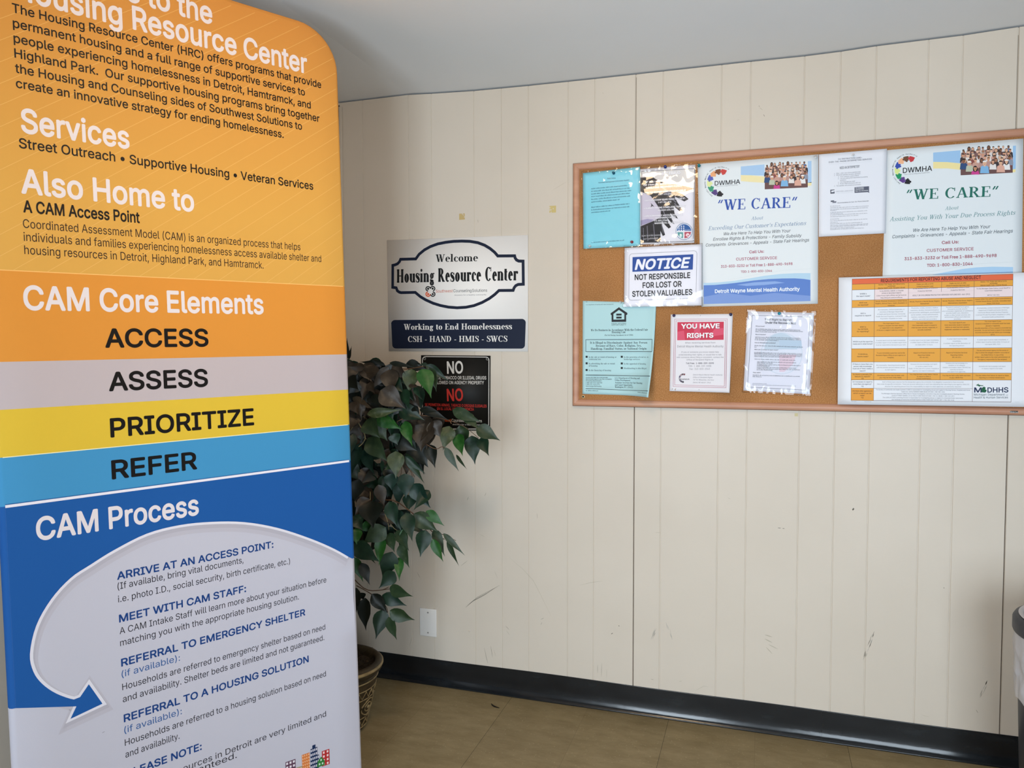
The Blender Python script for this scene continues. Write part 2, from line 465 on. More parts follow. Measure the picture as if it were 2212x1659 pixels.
class Print(MB):
    """a flat printed sheet: sheet coordinates (a right, b up), heights h toward the viewer"""

    def __init__(s, plane, bend=None):
        super().__init__(); s.plane = plane; s.bend = bend; s.z(0, 0, 1); s.level = False; s.base = 0.0002

    def z(s, ox, oy, sc): s.o = (ox, oy, sc)

    def P(s, x, y): return s.plane(s.o[0] + x * s.o[2], s.o[1] + y * s.o[2])

    def at(s, a, b, h):
        if s.bend: h = h + s.bend(a, b)
        return (a, -h, b)

    def polyab(s, pts, col, lay=1):
        m = col if not isinstance(col, str) else pm(col)
        h = s.base + lay * 0.00005
        vs = [s.at(a, b, h) for a, b in pts]
        if len(pts) <= 3: fs = [tuple(range(len(pts)))]
        else: fs = [tuple(t) for t in tessellate_polygon([[Vector((a, b, 0)) for a, b in pts]])]
        out = []
        for f in fs:  # all faces look at the viewer
            p, q, r = (pts[i] for i in f[:3])
            cr = (q[0] - p[0]) * (r[1] - p[1]) - (q[1] - p[1]) * (r[0] - p[0])
            out.append(f if cr > 0 else tuple(reversed(f)))
        s.add(vs, out, m)

    def poly(s, pts, col, lay=1): s.polyab([s.P(*p) for p in pts], col, lay)

    def line(s, pts, wid, col, lay=2, closed=False):
        """stroke of width wid (picture units) along pts"""
        ab = [Vector(s.P(*p)) for p in pts]
        w = abs(s.P(pts[0][0] + wid, pts[0][1])[0] - ab[0].x) / 2
        n = len(ab); E = []
        for i in range(n):
            pa = ab[(i - 1) % n] if (closed or i > 0) else ab[i]
            pb = ab[(i + 1) % n] if (closed or i < n - 1) else ab[i]
            d1 = (ab[i] - pa); d2 = (pb - ab[i])
            d1 = d1.normalized() if d1.length > 1e-9 else d2.normalized(); d2 = d2.normalized() if d2.length > 1e-9 else d1
            nn = Vector((-(d1 + d2).y, (d1 + d2).x)); nn = nn.normalized() if nn.length > 1e-6 else Vector((-d1.y, d1.x))
            k = w / max(.5, nn.dot(Vector((-d1.y, d1.x))))
            E.append((ab[i] + nn * k, ab[i] - nn * k))
        for i in range(n if closed else n - 1):
            j = (i + 1) % n
            s.polyab([tuple(E[i][1]), tuple(E[j][1]), tuple(E[j][0]), tuple(E[i][0])], col, lay)

    def rect(s, x0, y0, x1, y1, col, lay=1): s.poly([(x0, y1), (x1, y1), (x1, y0), (x0, y0)], col, lay)

    def frame(s, pts, wid, col, lay=2): s.line(pts, wid, col, lay, True)

    def ell(s, cx, cy, rx, ry, col, lay=1, n=16, a0=0, a1=360):
        p = [(cx + rx * math.cos(math.radians(a0 + (a1 - a0) * i / n)), cy - ry * math.sin(math.radians(a0 + (a1 - a0) * i / n))) for i in range(n + (a1 - a0 < 360))]
        s.poly(p, col, lay)

    def ring(s, cx, cy, r0, r1, a0, a1, col, lay=2, n=14):
        pt = lambda r, a: (cx + r * math.cos(math.radians(a)), cy - r * math.sin(math.radians(a)))
        for i in range(n):
            u, v = a0 + (a1 - a0) * i / n, a0 + (a1 - a0) * (i + 1) / n
            s.poly([pt(r0, u), pt(r1, u), pt(r1, v), pt(r0, v)], col, lay)

    def text(s, body, p0, p1, cap, col, font='inter', bold=0.0, shear=0.0, lay=3, res=2):
        a = Vector(s.P(*p0)); b = Vector(s.P(*p1))
        if s.level: a.y = b.y = (a.y + b.y) / 2
        ch = (Vector(s.P(p0[0], p0[1] - cap)) - Vector(s.P(*p0))).length
        if font in SERIFS: vs, fs = SERIFS[font].mesh(body); fc = 1.0
        else: vs, fs = font_mesh(body, font, bold, res); fc = cap_of(font, bold)
        if not vs: return
        ky = ch / fc
        vs = [(v[0] + shear * v[1], v[1], v[2] if len(v) > 2 else 0) for v in vs]
        x0, x1 = min(v[0] for v in vs), max(v[0] for v in vs)
        kx = (b - a).length / (x1 - x0)
        u = (b - a).normalized(); n = Vector((-u.y, u.x))
        h = s.base + lay * 0.00005
        out = []
        for x, y, dh in vs:
            q = a + u * ((x - x0) * kx) + n * (y * ky)
            out.append(s.at(q.x, q.y, h + dh))
        ff = []
        for f in fs:
            p, q, r = (vs[i] for i in f[:3])
            cr = (q[0] - p[0]) * (r[1] - p[1]) - (q[1] - p[1]) * (r[0] - p[0])
            ff.append(f if cr > 0 else tuple(reversed(f)))
        s.add(out, ff, pm(col))

    def greek(s, p0, p1, xh, col, seed=0, lay=3):
        """a line of print too fine to read"""
        rd = random.Random(seed + int(p0[0] * 13 + p0[1] * 7)); L = p1[0] - p0[0]; x = 0.0
        sl = (p1[1] - p0[1]) / (L or 1)
        while x < L - xh * .6:
            wl = min(rd.uniform(1.6, 6.5) * xh, L - x); e = x + wl
            while x < e - xh * .3:
                hgt = xh * rd.choice((1, 1, 1, 1.5, 1, 1.35)); y = p0[1] + sl * x
                s.poly([(p0[0] + x, y), (p0[0] + x + xh * .3, y), (p0[0] + x + xh * .3, y - hgt), (p0[0] + x, y - hgt)], col, lay)
                if rd.random() < .8:
                    yy = y - rd.choice((0, .45, .8)) * xh
                    s.poly([(p0[0] + x, yy), (p0[0] + x + xh * .62, yy), (p0[0] + x + xh * .62, yy - xh * .22), (p0[0] + x, yy - xh * .22)], col, lay)
                x += xh * .68
            x = e + xh * .6


def sheet_mesh(p, corners, mat, nx=14, ny=18, thick=0.0004):
    """paper body over the (a, b) corners TL, TR, BR, BL"""
    TL, TR, BR, BL = corners
    def pt(u, v):
        t = (TL[0] + (TR[0] - TL[0]) * u, TL[1] + (TR[1] - TL[1]) * u); q = (BL[0] + (BR[0] - BL[0]) * u, BL[1] + (BR[1] - BL[1]) * u)
        return t[0] + (q[0] - t[0]) * v, t[1] + (q[1] - t[1]) * v
    vs = []
    for h in (0.0, -thick):
        for j in range(ny + 1):
            for i in range(nx + 1):
                a, b = pt(i / nx, j / ny); vs.append(p.at(a, b, h))
    N = (nx + 1) * (ny + 1); I = lambda i, j, k: k * N + j * (nx + 1) + i
    fs = []
    for j in range(ny):
        for i in range(nx):
            fs.append((I(i, j, 0), I(i, j + 1, 0), I(i + 1, j + 1, 0), I(i + 1, j, 0)))
            fs.append((I(i, j, 1), I(i + 1, j, 1), I(i + 1, j + 1, 1), I(i, j + 1, 1)))
    for i in range(nx):
        fs.append((I(i, 0, 0), I(i + 1, 0, 0), I(i + 1, 0, 1), I(i, 0, 1))); fs.append((I(i, ny, 0), I(i, ny, 1), I(i + 1, ny, 1), I(i + 1, ny, 0)))
    for j in range(ny):
        fs.append((I(0, j, 0), I(0, j, 1), I(0, j + 1, 1), I(0, j + 1, 0))); fs.append((I(nx, j, 0), I(nx, j + 1, 0), I(nx, j + 1, 1), I(nx, j, 1)))
    p.add(vs, fs, mat, True)


# ------------------------------------------------------------------ room materials
def wall_paint():
    m, nt, b = new_mat('cream_panel_paint')
    tc = node(nt, 'ShaderNodeTexCoord')
    n1 = node(nt, 'ShaderNodeTexNoise'); n1.inputs['Scale'].default_value = 2.2; n1.inputs['Detail'].default_value = 6
    cr = node(nt, 'ShaderNodeValToRGB')
    cr.color_ramp.elements[0].position = .3; cr.color_ramp.elements[0].color = WALL_A + (1,)
    cr.color_ramp.elements[1].position = .7; cr.color_ramp.elements[1].color = WALL_B + (1,)
    nt.links.new(tc.outputs['Object'], n1.inputs['Vector']); nt.links.new(n1.outputs['Fac'], cr.inputs['Fac'])
    nt.links.new(cr.outputs['Color'], b.inputs['Base Color'])
    mp = node(nt, 'ShaderNodeMapping'); mp.inputs['Scale'].default_value = (40, 40, 600)
    n2 = node(nt, 'ShaderNodeTexNoise'); n2.inputs['Scale'].default_value = 1.0; n2.inputs['Detail'].default_value = 3
    nt.links.new(tc.outputs['Object'], mp.inputs['Vector']); nt.links.new(mp.outputs['Vector'], n2.inputs['Vector'])
    bp = node(nt, 'ShaderNodeBump'); bp.inputs['Strength'].default_value = .12; bp.inputs['Distance'].default_value = .001
    nt.links.new(n2.outputs['Fac'], bp.inputs['Height']); nt.links.new(bp.outputs['Normal'], b.inputs['Normal'])
    b.inputs['Roughness'].default_value = .42; b.inputs['Specular IOR Level'].default_value = .35
    return m


WALL_A, WALL_B = (.615, .54, .45), (.655, .58, .49)
M_WALL = wall_paint()
M_PLAIN = noisy('painted_plaster', [(.3, '#8b857b'), (.7, '#938d83')], 3)
M_CEIL = noisy('ceiling_paint', [(.3, '#e7e9eb'), (.7, '#edeef0')], 1.5, rough=.6, spec=.3, bump=.06, bscale=300)
M_DARK = pm('#17130f', .9, .1)
M_BLACK_RUBBER = noisy('black_rubber', [(.3, '#15171a'), (.62, '#1c1f22'), (.8, '#24282b')], 9, rough=.17, spec=.5, stretch=(1, 1, 3), bump=.1, bscale=30)


SEAM_A, SEAM_B = .25, .9


def floor_mat():
    m, nt, b = new_mat('vinyl_tile')
    tc = node(nt, 'ShaderNodeTexCoord'); L = nt.links.new
    sep = node(nt, 'ShaderNodeSeparateXYZ'); L(tc.outputs['Object'], sep.inputs[0])

    def seam(out, off, wid):
        a = node(nt, 'ShaderNodeMath', operation='ADD'); a.inputs[1].default_value = off; L(out, a.inputs[0])
        d = node(nt, 'ShaderNodeMath', operation='DIVIDE'); d.inputs[1].default_value = .3075; L(a.outputs[0], d.inputs[0])
        f = node(nt, 'ShaderNodeMath', operation='FRACT'); L(d.outputs[0], f.inputs[0])
        c = node(nt, 'ShaderNodeMath', operation='COMPARE'); c.inputs[1].default_value = .5; c.inputs[2].default_value = wid; L(f.outputs[0], c.inputs[0])
        return c.outputs[0], d.outputs[0]
    sx, dx = seam(sep.outputs[0], .3075 * 10.5 + .008, .0022); sy, dy = seam(sep.outputs[1], .3075 * 20.5 - 2.42, .0012)
    a2 = node(nt, 'ShaderNodeMath', operation='FLOOR'); L(dx, a2.inputs[0])
    md = node(nt, 'ShaderNodeMath', operation='MODULO'); md.inputs[1].default_value = 2; L(a2.outputs[0], md.inputs[0])
    s1 = node(nt, 'ShaderNodeMapRange'); s1.inputs['To Min'].default_value = SEAM_A; s1.inputs['To Max'].default_value = SEAM_B; L(md.outputs[0], s1.inputs['Value'])
    sm1 = node(nt, 'ShaderNodeMath', operation='MULTIPLY'); L(sx, sm1.inputs[0]); L(s1.outputs[0], sm1.inputs[1])
    sm2 = node(nt, 'ShaderNodeMath', operation='MULTIPLY'); L(sy, sm2.inputs[0]); sm2.inputs[1].default_value = .15
    mx = node(nt, 'ShaderNodeMath', operation='MAXIMUM'); L(sm1.outputs[0], mx.inputs[0]); L(sm2.outputs[0], mx.inputs[1])
    ra = []
    for d in (dx, dy):
        a = node(nt, 'ShaderNodeMath', operation='ADD'); a.inputs[1].default_value = .5; L(d, a.inputs[0])
        r = node(nt, 'ShaderNodeMath', operation='FLOOR'); L(a.outputs[0], r.inputs[0]); ra.append(r.outputs[0])
    cb = node(nt, 'ShaderNodeCombineXYZ'); L(ra[0], cb.inputs[0]); L(ra[1], cb.inputs[1])
    wn = node(nt, 'ShaderNodeTexWhiteNoise'); wn.noise_dimensions = '3D'; L(cb.outputs[0], wn.inputs['Vector'])
    n = node(nt, 'ShaderNodeTexNoise'); n.inputs['Scale'].default_value = 9; n.inputs['Detail'].default_value = 8; n.inputs['Roughness'].default_value = .7
    mp = node(nt, 'ShaderNodeMapping'); mp.inputs['Scale'].default_value = (1, 2.2, 1); L(tc.outputs['Object'], mp.inputs[0]); L(mp.outputs[0], n.inputs['Vector'])
    cr = node(nt, 'ShaderNodeValToRGB'); e = cr.color_ramp.elements
    e[0].position = .3; e[0].color = lin('#80704f') + (1,); e[1].position = .75; e[1].color = lin('#9b8a68') + (1,)
    L(n.outputs['Fac'], cr.inputs['Fac'])
    hv = node(nt, 'ShaderNodeHueSaturation'); L(cr.outputs['Color'], hv.inputs['Color'])
    mr = node(nt, 'ShaderNodeMapRange'); mr.inputs['To Min'].default_value = .96; mr.inputs['To Max'].default_value = 1.03; L(wn.outputs['Value'], mr.inputs['Value']); L(mr.outputs[0], hv.inputs['Value'])
    # pale and dark chips
    last = hv.outputs['Color']
    for sc, th, c in ((70, .16, '#c9b994'), (55, .13, '#63523a')):
        v = node(nt, 'ShaderNodeTexVoronoi'); v.inputs['Scale'].default_value = sc
        mp2 = node(nt, 'ShaderNodeMapping'); mp2.inputs['Scale'].default_value = (1, 1.7, 1); mp2.inputs['Location'].default_value = (sc, 0, 0)
        L(tc.outputs['Object'], mp2.inputs[0]); L(mp2.outputs[0], v.inputs['Vector'])
        lt = node(nt, 'ShaderNodeMath', operation='LESS_THAN'); lt.inputs[1].default_value = th; L(v.outputs['Distance'], lt.inputs[0])
        wn2 = node(nt, 'ShaderNodeSeparateColor'); L(v.outputs['Color'], wn2.inputs[0])
        g = node(nt, 'ShaderNodeMath', operation='GREATER_THAN'); g.inputs[1].default_value = .62; L(wn2.outputs[0], g.inputs[0])
        mu = node(nt, 'ShaderNodeMath', operation='MULTIPLY'); L(lt.outputs[0], mu.inputs[0]); L(g.outputs[0], mu.inputs[1])
        mu2 = node(nt, 'ShaderNodeMath', operation='MULTIPLY'); mu2.inputs[1].default_value = .38; L(mu.outputs[0], mu2.inputs[0])
        mix = node(nt, 'ShaderNodeMix', data_type='RGBA'); L(mu2.outputs[0], mix.inputs[0]); L(last, mix.inputs[6]); mix.inputs[7].default_value = lin(c) + (1,)
        last = mix.outputs[2]
    mix = node(nt, 'ShaderNodeMix', data_type='RGBA'); L(mx.outputs[0], mix.inputs[0]); L(last, mix.inputs[6]); mix.inputs[7].default_value = lin('#33281a') + (1,)
    L(mix.outputs[2], b.inputs['Base Color'])
    b.inputs['Roughness'].default_value = .5; b.inputs['Specular IOR Level'].default_value = .25
    return m


# ------------------------------------------------------------------ room shell
GRO = [-1.579, -1.371, -1.270, -1.088, -.974, -.864, -.707, -.605, -.452, -.353, -.148, -.049, .127, .242, .352, .508, .608, .764]
GRO += [round(g + 1.216, 3) for g in GRO if g > -.4 and g + 1.216 < XR - .05] + [round(g + 2.432, 3) for g in GRO if g > -.4 and g + 2.432 < XR - .05 and g + 1.216 > .77]
GRO = sorted(set(GRO)); GRO = [g for i, g in enumerate(GRO) if i == 0 or g - GRO[i - 1] > .05]
SEAM = (-.452, .764, 1.98)
CEI = [(-1.692, 2.414), (-1.371, 2.415), (-1.27, 2.409), (-1.088, 2.401), (-.864, 2.397), (-.605, 2.395), (-.049, 2.394), (.127, 2.392), (.242, 2.394), (.352, 2.399), (.608, 2.402), (.764, 2.409), (3.3, 2.42)]


def zceil(x):
    for (x0, z0), (x1, z1) in zip(CEI, CEI[1:]):
        if x0 <= x <= x1: return z0 + (z1 - z0) * (x - x0) / (x1 - x0)
    return CEI[-1][1]


wb = MB()
prof = [(XL, 0)]
for g in GRO:
    w, d = (.0024, .004) if any(abs(g - s) < .002 for s in SEAM) else (.0022, .0024)
    prof += [(g - w, 0), (g - w * .55, d), (g + w * .55, d), (g + w, 0)]
prof.append((XR, 0))
vs = []
for x, d in prof:
    vs += [(x, D + d, 0.0), (x, D + d, zceil(x) - .005)]
fs = [(2 * i, 2 * i + 2, 2 * i + 3, 2 * i + 1) for i in range(len(prof) - 1)]
wb.add(vs, fs, M_WALL)
wb.box(XL - .1, XR + .1, D + .012, D + .1, 0, 2.39, M_PLAIN)
for s_ in SEAM:      # the open joint at the bottom of a panel seam
    wb.box(s_ - .0009, s_ + .0009, D + .0034, D + .0044, .1, 1.3, pm('#4a3a2a', .8)); wb.box(s_ - .0005, s_ + .0005, D + .0034, D + .0044, 1.3, 2.38, pm('#6b5a45', .8))


def scuff(pts, wid, mat, n=3):
    """mark rubbed into the paint"""
    P = [Vector(wall_at(*p)) for p in pts]; out = []
    for i in range(len(P) - 1):
        for k in range(n): out.append(P[i].lerp(P[i + 1], k / n))
    out.append(P[-1])
    for i in range(len(out) - 1):
        a, b = out[i], out[i + 1]; d = (b - a).normalized(); nn = Vector((-d.y, d.x))
        f = lambda k: wid * math.sin(math.pi * (0.08 + .84 * k / (len(out) - 1))) / 2
        wb.quad((a.x - nn.x * f(i), D - .0004, a.y - nn.y * f(i)), (b.x - nn.x * f(i + 1), D - .0004, b.y - nn.y * f(i + 1)),
                (b.x + nn.x * f(i + 1), D - .0004, b.y + nn.y * f(i + 1)), (a.x + nn.x * f(i), D - .0004, a.y + nn.y * f(i)), mat)


MK_D = pm('#6f695e', .6); MK_M = pm('#9b9182', .6); MK_L = pm('#b8ae9c', .6); MK_G = pm('#a9a59c', .6)
for p, w, m in [
    ([(1006, 1312), (1022, 1298), (1045, 1286), (1071, 1269)], .0022, MK_D), ([(1010, 1308), (1030, 1291), (1052, 1281)], .0018, MK_M),
    ([(1080, 1264), (1060, 1275), (1030, 1290)], .0015, MK_M), ([(996, 1222), (1010, 1211)], .0015, MK_M), ([(1012, 1073), (1009, 1081)], .0018, MK_M),
    ([(1050, 1064), (1047, 1072)], .0016, MK_M), ([(1036, 1154), (1048, 1160)], .0014, MK_L), ([(1068, 1233), (1075, 1249)], .0016, MK_L),
    ([(901, 1236), (908, 1249)], .0016, MK_M), ([(890, 1375), (884, 1398)], .0016, MK_L), ([(1046, 1399), (1051, 1422), (1054, 1433)], .0018, MK_M),
    ([(1060, 1395), (1064, 1420)], .0018, MK_M), ([(1067, 1404), (1071, 1418)], .0014, MK_L), ([(1092, 1352), (1100, 1360)], .0018, MK_M), ([(1094, 1362), (1101, 1372)], .0016, MK_L),
    ([(1168, 1338), (1175, 1335)], .0016, MK_M), ([(1168, 1350), (1171, 1344)], .0014, MK_M),
    ([(1101, 1205), (1130, 1230), (1152, 1254), (1168, 1285), (1190, 1330)], .0013, MK_L), ([(1160, 1108), (1161, 1120)], .0012, MK_M),
    ([(1252, 1264), (1278, 1258), (1302, 1255)], .0014, MK_L), ([(1291, 1436), (1291, 1454)], .0012, MK_M), ([(1300, 1432), (1299, 1462)], .0012, MK_M), ([(1311, 1444), (1310, 1466)], .0012, MK_L),
    ([(1415, 1150), (1427, 1151)], .0014, MK_L), ([(1320, 1370), (1324, 1367)], .0026, MK_D), ([(1336, 1351), (1338, 1353)], .003, MK_D),
    ([(1680, 1140.2), (1687, 1140.8)], .0022, MK_D), ([(1690, 1141.4), (1695, 1141.8)], .0022, MK_D),
    ([(1840, 1101), (1846, 1099)], .004, MK_M), ([(1842, 1103), (1844, 1097)], .003, MK_D),
    ([(2038, 1269), (2040, 1271)], .003, MK_M), ([(1406, 1467), (1412, 1468)], .0016, MK_M), ([(1467, 1472), (1473, 1471)], .0016, MK_L),
    ([(1502, 1492), (1520, 1482), (1530, 1484)], .0012, MK_L), ([(1572, 1075), (1578, 1078)], .0014, MK_L),
    ([(1652, 1371), (1668, 1376)], .004, MK_L), ([(1652, 1380), (1668, 1388)], .004, MK_L), ([(1660, 1392), (1680, 1402)], .003, MK_L), ([(1655, 1398), (1668, 1412)], .003, MK_L),
    ([(1990, 1544), (2008, 1549)], .0012, MK_L), ([(2108, 1533), (2113, 1540)], .0018, MK_M), ([(1640, 232), (1648, 238)], .0018, MK_L), ([(1639, 229), (1641, 230)], .003, MK_M), ([(1649, 247), (1652, 252)], .0022, MK_M), ([(1301, 200), (1304, 202)], .0016, MK_L),
    ([(1592, 260), (1597, 258)], .0014, MK_L), ([(1032, 474), (1033, 481)], .0014, MK_M), ([(1193, 411), (1225, 392)], .0010, MK_L)]:
    scuff(p, w, m)
rs = random.Random(3)
for (x0, y0, x1, y1, wd, m, n) in [(1862, 1432, 1884, 1376, 5, MK_D, 16), (2116, 1508, 2130, 1478, 5, MK_G, 12), (1405, 1388, 1415, 1366, 7, MK_G, 8), (1440, 1340, 1448, 1372, 4, MK_G, 5)]:
    for k in range(n):
        u = rs.random(); x = x0 + (x1 - x0) * u + rs.uniform(-wd, wd) * .6; y = y0 + (y1 - y0) * u
        L = rs.uniform(6, 15)
        dx, dy = (x1 - x0), (y1 - y0); q = math.hypot(dx, dy)
        scuff([(x, y), (x + dx / q * L, y + dy / q * L)], rs.uniform(.0008, .0020), rs.choice((m, m, MK_M, MK_G)), 2)
bmn = bmesh.new(); bmesh.ops.create_uvsphere(bmn, u_segments=10, v_segments=6, radius=.004)
nx_, nz_ = wall_at(1014, 1363)
bmesh.ops.transform(bmn, matrix=Matrix.Translation((nx_, D, nz_)), verts=bmn.verts); wb.bm(bmn, M_WALL, True)
struct(wb.build('wall_back'))

b = MB()
b.box(XL - .1, XL, YF - .1, D + .1, 0, 2.44, M_WALL)
lw = b
for k in range(24):
    y = D - .12 - .2 * k - (.05 if k % 2 else 0)
    if y > YF: lw.box(XL - .001, XL + .0006, y - .001, y + .001, .1, 2.4, pm('#9c8f7a'))
struct(lw.build('wall_left'))
b = MB(); b.box(XR, XR + .1, YF - .1, D + .1, 0, 2.44, M_PLAIN); struct(b.build('wall_right'))
b = MB()
edges_ = [XL - .1] + [e for w in WINS for e in w[:2]] + [XR + .1]
for a_, b_ in zip(edges_[::2], edges_[1::2]): b.box(a_, b_, YF - .1, YF, 0, 2.44, M_PLAIN)
for a_, b_, l_ in WINS: b.box(a_, b_, YF - .1, YF, 0, WZ0, M_PLAIN); b.box(a_, b_, YF - .1, YF, WZ1, 2.44, M_PLAIN)
struct(b.build('wall_front'))
b = MB(); b.box(XL - .1, XR + .1, YF - .1, D + .1, -.06, 0, floor_mat()); struct(b.build('floor'))
b = MB()
vs = []; fs = []
for x, z in CEI: vs += [(x, YF - .1, z), (x, D + .06, z), (x, YF - .1, z + .08), (x, D + .06, z + .08)]
for i in range(len(CEI) - 1):
    o = 4 * i; fs += [(o, o + 4, o + 5, o + 1)[::-1], (o + 2, o + 3, o + 7, o + 6)[::-1], (o + 1, o + 5, o + 7, o + 3)]
b.add(vs, fs, M_CEIL); struct(b.build('ceiling'))

# unseen windows behind the camera, laid out to shape the light: frame, mullions, glass
M_ALU = pm('#8d9093', .35, .5)
def film_mat(name, f0, rough):
    m = bpy.data.materials.new(name); m.use_nodes = True; nt = m.node_tree; nt.nodes.clear()
    out = node(nt, 'ShaderNodeOutputMaterial'); mx = node(nt, 'ShaderNodeMixShader')
    tr = node(nt, 'ShaderNodeBsdfTransparent'); gl = node(nt, 'ShaderNodeBsdfGlossy'); gl.inputs['Roughness'].default_value = rough
    lw_ = node(nt, 'ShaderNodeFresnel'); lw_.inputs['IOR'].default_value = f0
    nt.links.new(lw_.outputs[0], mx.inputs[0]); nt.links.new(tr.outputs[0], mx.inputs[1]); nt.links.new(gl.outputs[0], mx.inputs[2])
    nt.links.new(mx.outputs[0], out.inputs[0])
    return m


M_GLASS = film_mat('window_glass', 1.45, .0)
for k_, (a_, b_, l_) in enumerate(WINS):
    wf = MB()
    for x in (a_, (a_ + b_) / 2, b_): wf.box(x - .02, x + .02, YF - .07, YF - .02, WZ0, WZ1, M_ALU)
    for z in (WZ0 + .02, WZ1 - .02): wf.box(a_, b_, YF - .07, YF - .02, z - .02, z + .02, M_ALU)
    win = struct(wf.build('window_%d' % (k_ + 1)))
    b = MB(); b.quad((a_, YF - .045, WZ0), (b_, YF - .045, WZ0), (b_, YF - .045, WZ1), (a_, YF - .045, WZ1), M_GLASS); b.build('pane', win)

# cove base along the panelled wall
b = MB()
cv = [(.0, .106), (.0022, .106), (.003, .1055), (.003, .1045), (.0031, .060), (.0032, .052), (.0034, .044), (.0045, .031), (.0072, .0195), (.0112, .0108), (.0150, .0064), (.0168, .0046), (.0172, .0042), (.0172, .0002), (.0165, 0), (0, 0)]
xj = wall_at(1775.6, 1570)[0]
for x0, x1, dy in ((XL, xj - .0001, 0), (xj + .0001, XR, .0006)):
    n = 60; vs = []
    for i in range(n + 1):
        x = x0 + (x1 - x0) * i / n
        for (o, z) in cv: vs.append((x, D - o - dy - (.0010 * math.sin(x * 5.1) if o > .01 else 0), z + (.0012 * math.sin(x * 7.3 + 1) if z > .1 else 0)))
    k = len(cv)
    fs = [(i * k + j, i * k + j + 1, (i + 1) * k + j + 1, (i + 1) * k + j) for i in range(n) for j in range(k - 1)]
    b.add(vs, [f[::-1] for f in fs], M_BLACK_RUBBER, True)
struct(b.build('baseboard_back'))
b = MB()
for (o, z), (o2, z2) in zip(cv, cv[1:]):
    b.quad((XL + o, YF, z), (XL + o, D, z), (XL + o2, D, z2), (XL + o2, YF, z2), M_BLACK_RUBBER)
struct(b.build('baseboard_left'))
# corner moulding
b = MB(); b.bevbox(XL + .0125, D - .004, 1.252, .014, .010, 2.28, .003, M_WALL, 2)
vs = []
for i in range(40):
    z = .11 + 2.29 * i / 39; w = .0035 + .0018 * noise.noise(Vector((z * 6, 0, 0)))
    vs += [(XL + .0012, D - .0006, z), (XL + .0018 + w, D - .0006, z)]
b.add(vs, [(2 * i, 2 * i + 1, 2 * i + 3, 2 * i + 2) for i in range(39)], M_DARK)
struct(b.build('trim_1'))

# ------------------------------------------------------------------ ceiling lamp (just above the picture)
LX, LY = -.52, 1.22
lamp = thing('ceiling_lamp', 'round white ceiling lamp with a glowing dome above the banner', 'lamp', (LX, LY, zceil(LX)))
b = MB(); b.lathe([(0, 0), (.17, 0), (.175, -.006), (.175, -.022), (.165, -.026), (0, -.026)], pm('#e8e6e0'), 48); b.build('housing', lamp)
m, nt, bs = new_mat('lamp_diffuser'); bs.inputs['Base Color'].default_value = (.9, .88, .82, 1)
bs.inputs['Emission Color'].default_value = (1, .72, .45, 1); bs.inputs['Emission Strength'].default_value = LAMP_E
b = MB(); b.lathe([(.15, -.026), (.165, -.05), (.17, -.08)] + [(.165 * math.cos(k * math.pi / 20), -.095 - .055 * math.sin(k * math.pi / 20)) for k in range(11)], m, 48); b.build('diffuser', lamp)


# ------------------------------------------------------------------ banner stand
BP = Vector((-1.20096, 2.07977, 1.04378)); BD = Vector((.4716726, .88167019, .0135142)); BV = Vector((-.02591048, -.0014613, .9996632)); BN = Vector((.88139299, -.4718639, .02215525))
HWID = .457; B0 = 1.03796
BO = BP - BD * HWID - BV * B0


def ban_plane(px, py):
    r = ray(px, py); o = BP - Vector((0, 0, HC)) + BN * .016
    x = r * (o.dot(BN) / r.dot(BN)) - (BP - Vector((0, 0, HC)))
    return x.dot(BD) + HWID, x.dot(BV) + B0


ban = thing('banner_stand', 'tall rounded fabric banner in orange, grey, yellow and blue bands standing by the corner', 'banner', (0, 0, 0))
ban.matrix_world = Matrix.Translation(BO) @ Matrix((BD, -BN, BV)).transposed().to_4x4()


def cloth(hexc, hex2=None, z0=0, z1=1):
    m, nt, b_ = new_mat('banner_cloth_' + hexc.lstrip('#'))
    tc = node(nt, 'ShaderNodeTexCoord')
    if hex2:    # the print itself runs from one ink to the other up the cloth
        sp_ = node(nt, 'ShaderNodeSeparateXYZ'); nt.links.new(tc.outputs['Object'], sp_.inputs[0])
        mr = node(nt, 'ShaderNodeMapRange'); mr.inputs['From Min'].default_value = z0; mr.inputs['From Max'].default_value = z1; nt.links.new(sp_.outputs[2], mr.inputs[0])
        mx = node(nt, 'ShaderNodeMix', data_type='RGBA'); nt.links.new(mr.outputs[0], mx.inputs[0]); mx.inputs[6].default_value = lin(hexc) + (1,); mx.inputs[7].default_value = lin(hex2) + (1,)
        nt.links.new(mx.outputs[2], b_.inputs['Base Color'])
    else:
        b_.inputs['Base Color'].default_value = lin(hexc) + (1,)
    n2 = node(nt, 'ShaderNodeTexNoise'); n2.inputs['Scale'].default_value = 700; nt.links.new(tc.outputs['Object'], n2.inputs['Vector'])
    bp = node(nt, 'ShaderNodeBump'); bp.inputs['Strength'].default_value = .15; bp.inputs['Distance'].default_value = .0008
    nt.links.new(n2.outputs['Fac'], bp.inputs['Height']); nt.links.new(bp.outputs['Normal'], b_.inputs['Normal'])
    b_.inputs['Roughness'].default_value = .75; b_.inputs['Specular IOR Level'].default_value = .2
    return m


K_OR1 = cloth('#d9a54f', '#d18c42', 1.75, 2.36); K_OR2 = cloth('#dc923b'); K_GREY = cloth('#c0b4b7'); K_YEL = cloth('#debb3b'); K_SKY = cloth('#4392c3')
K_NAVY = cloth('#1c58a0'); K_WHITE = cloth('#c6c4d0')
T_W = '#e6dde0'; T_K = '#0d090a'; T_B = '#143f80'
S1, S2, S3, S4, S5 = .530 + B0, .3248 + B0, .2178 + B0, .1107 + B0, B0
TOP = 1.2915 + B0; BOT = .045; RC = .125


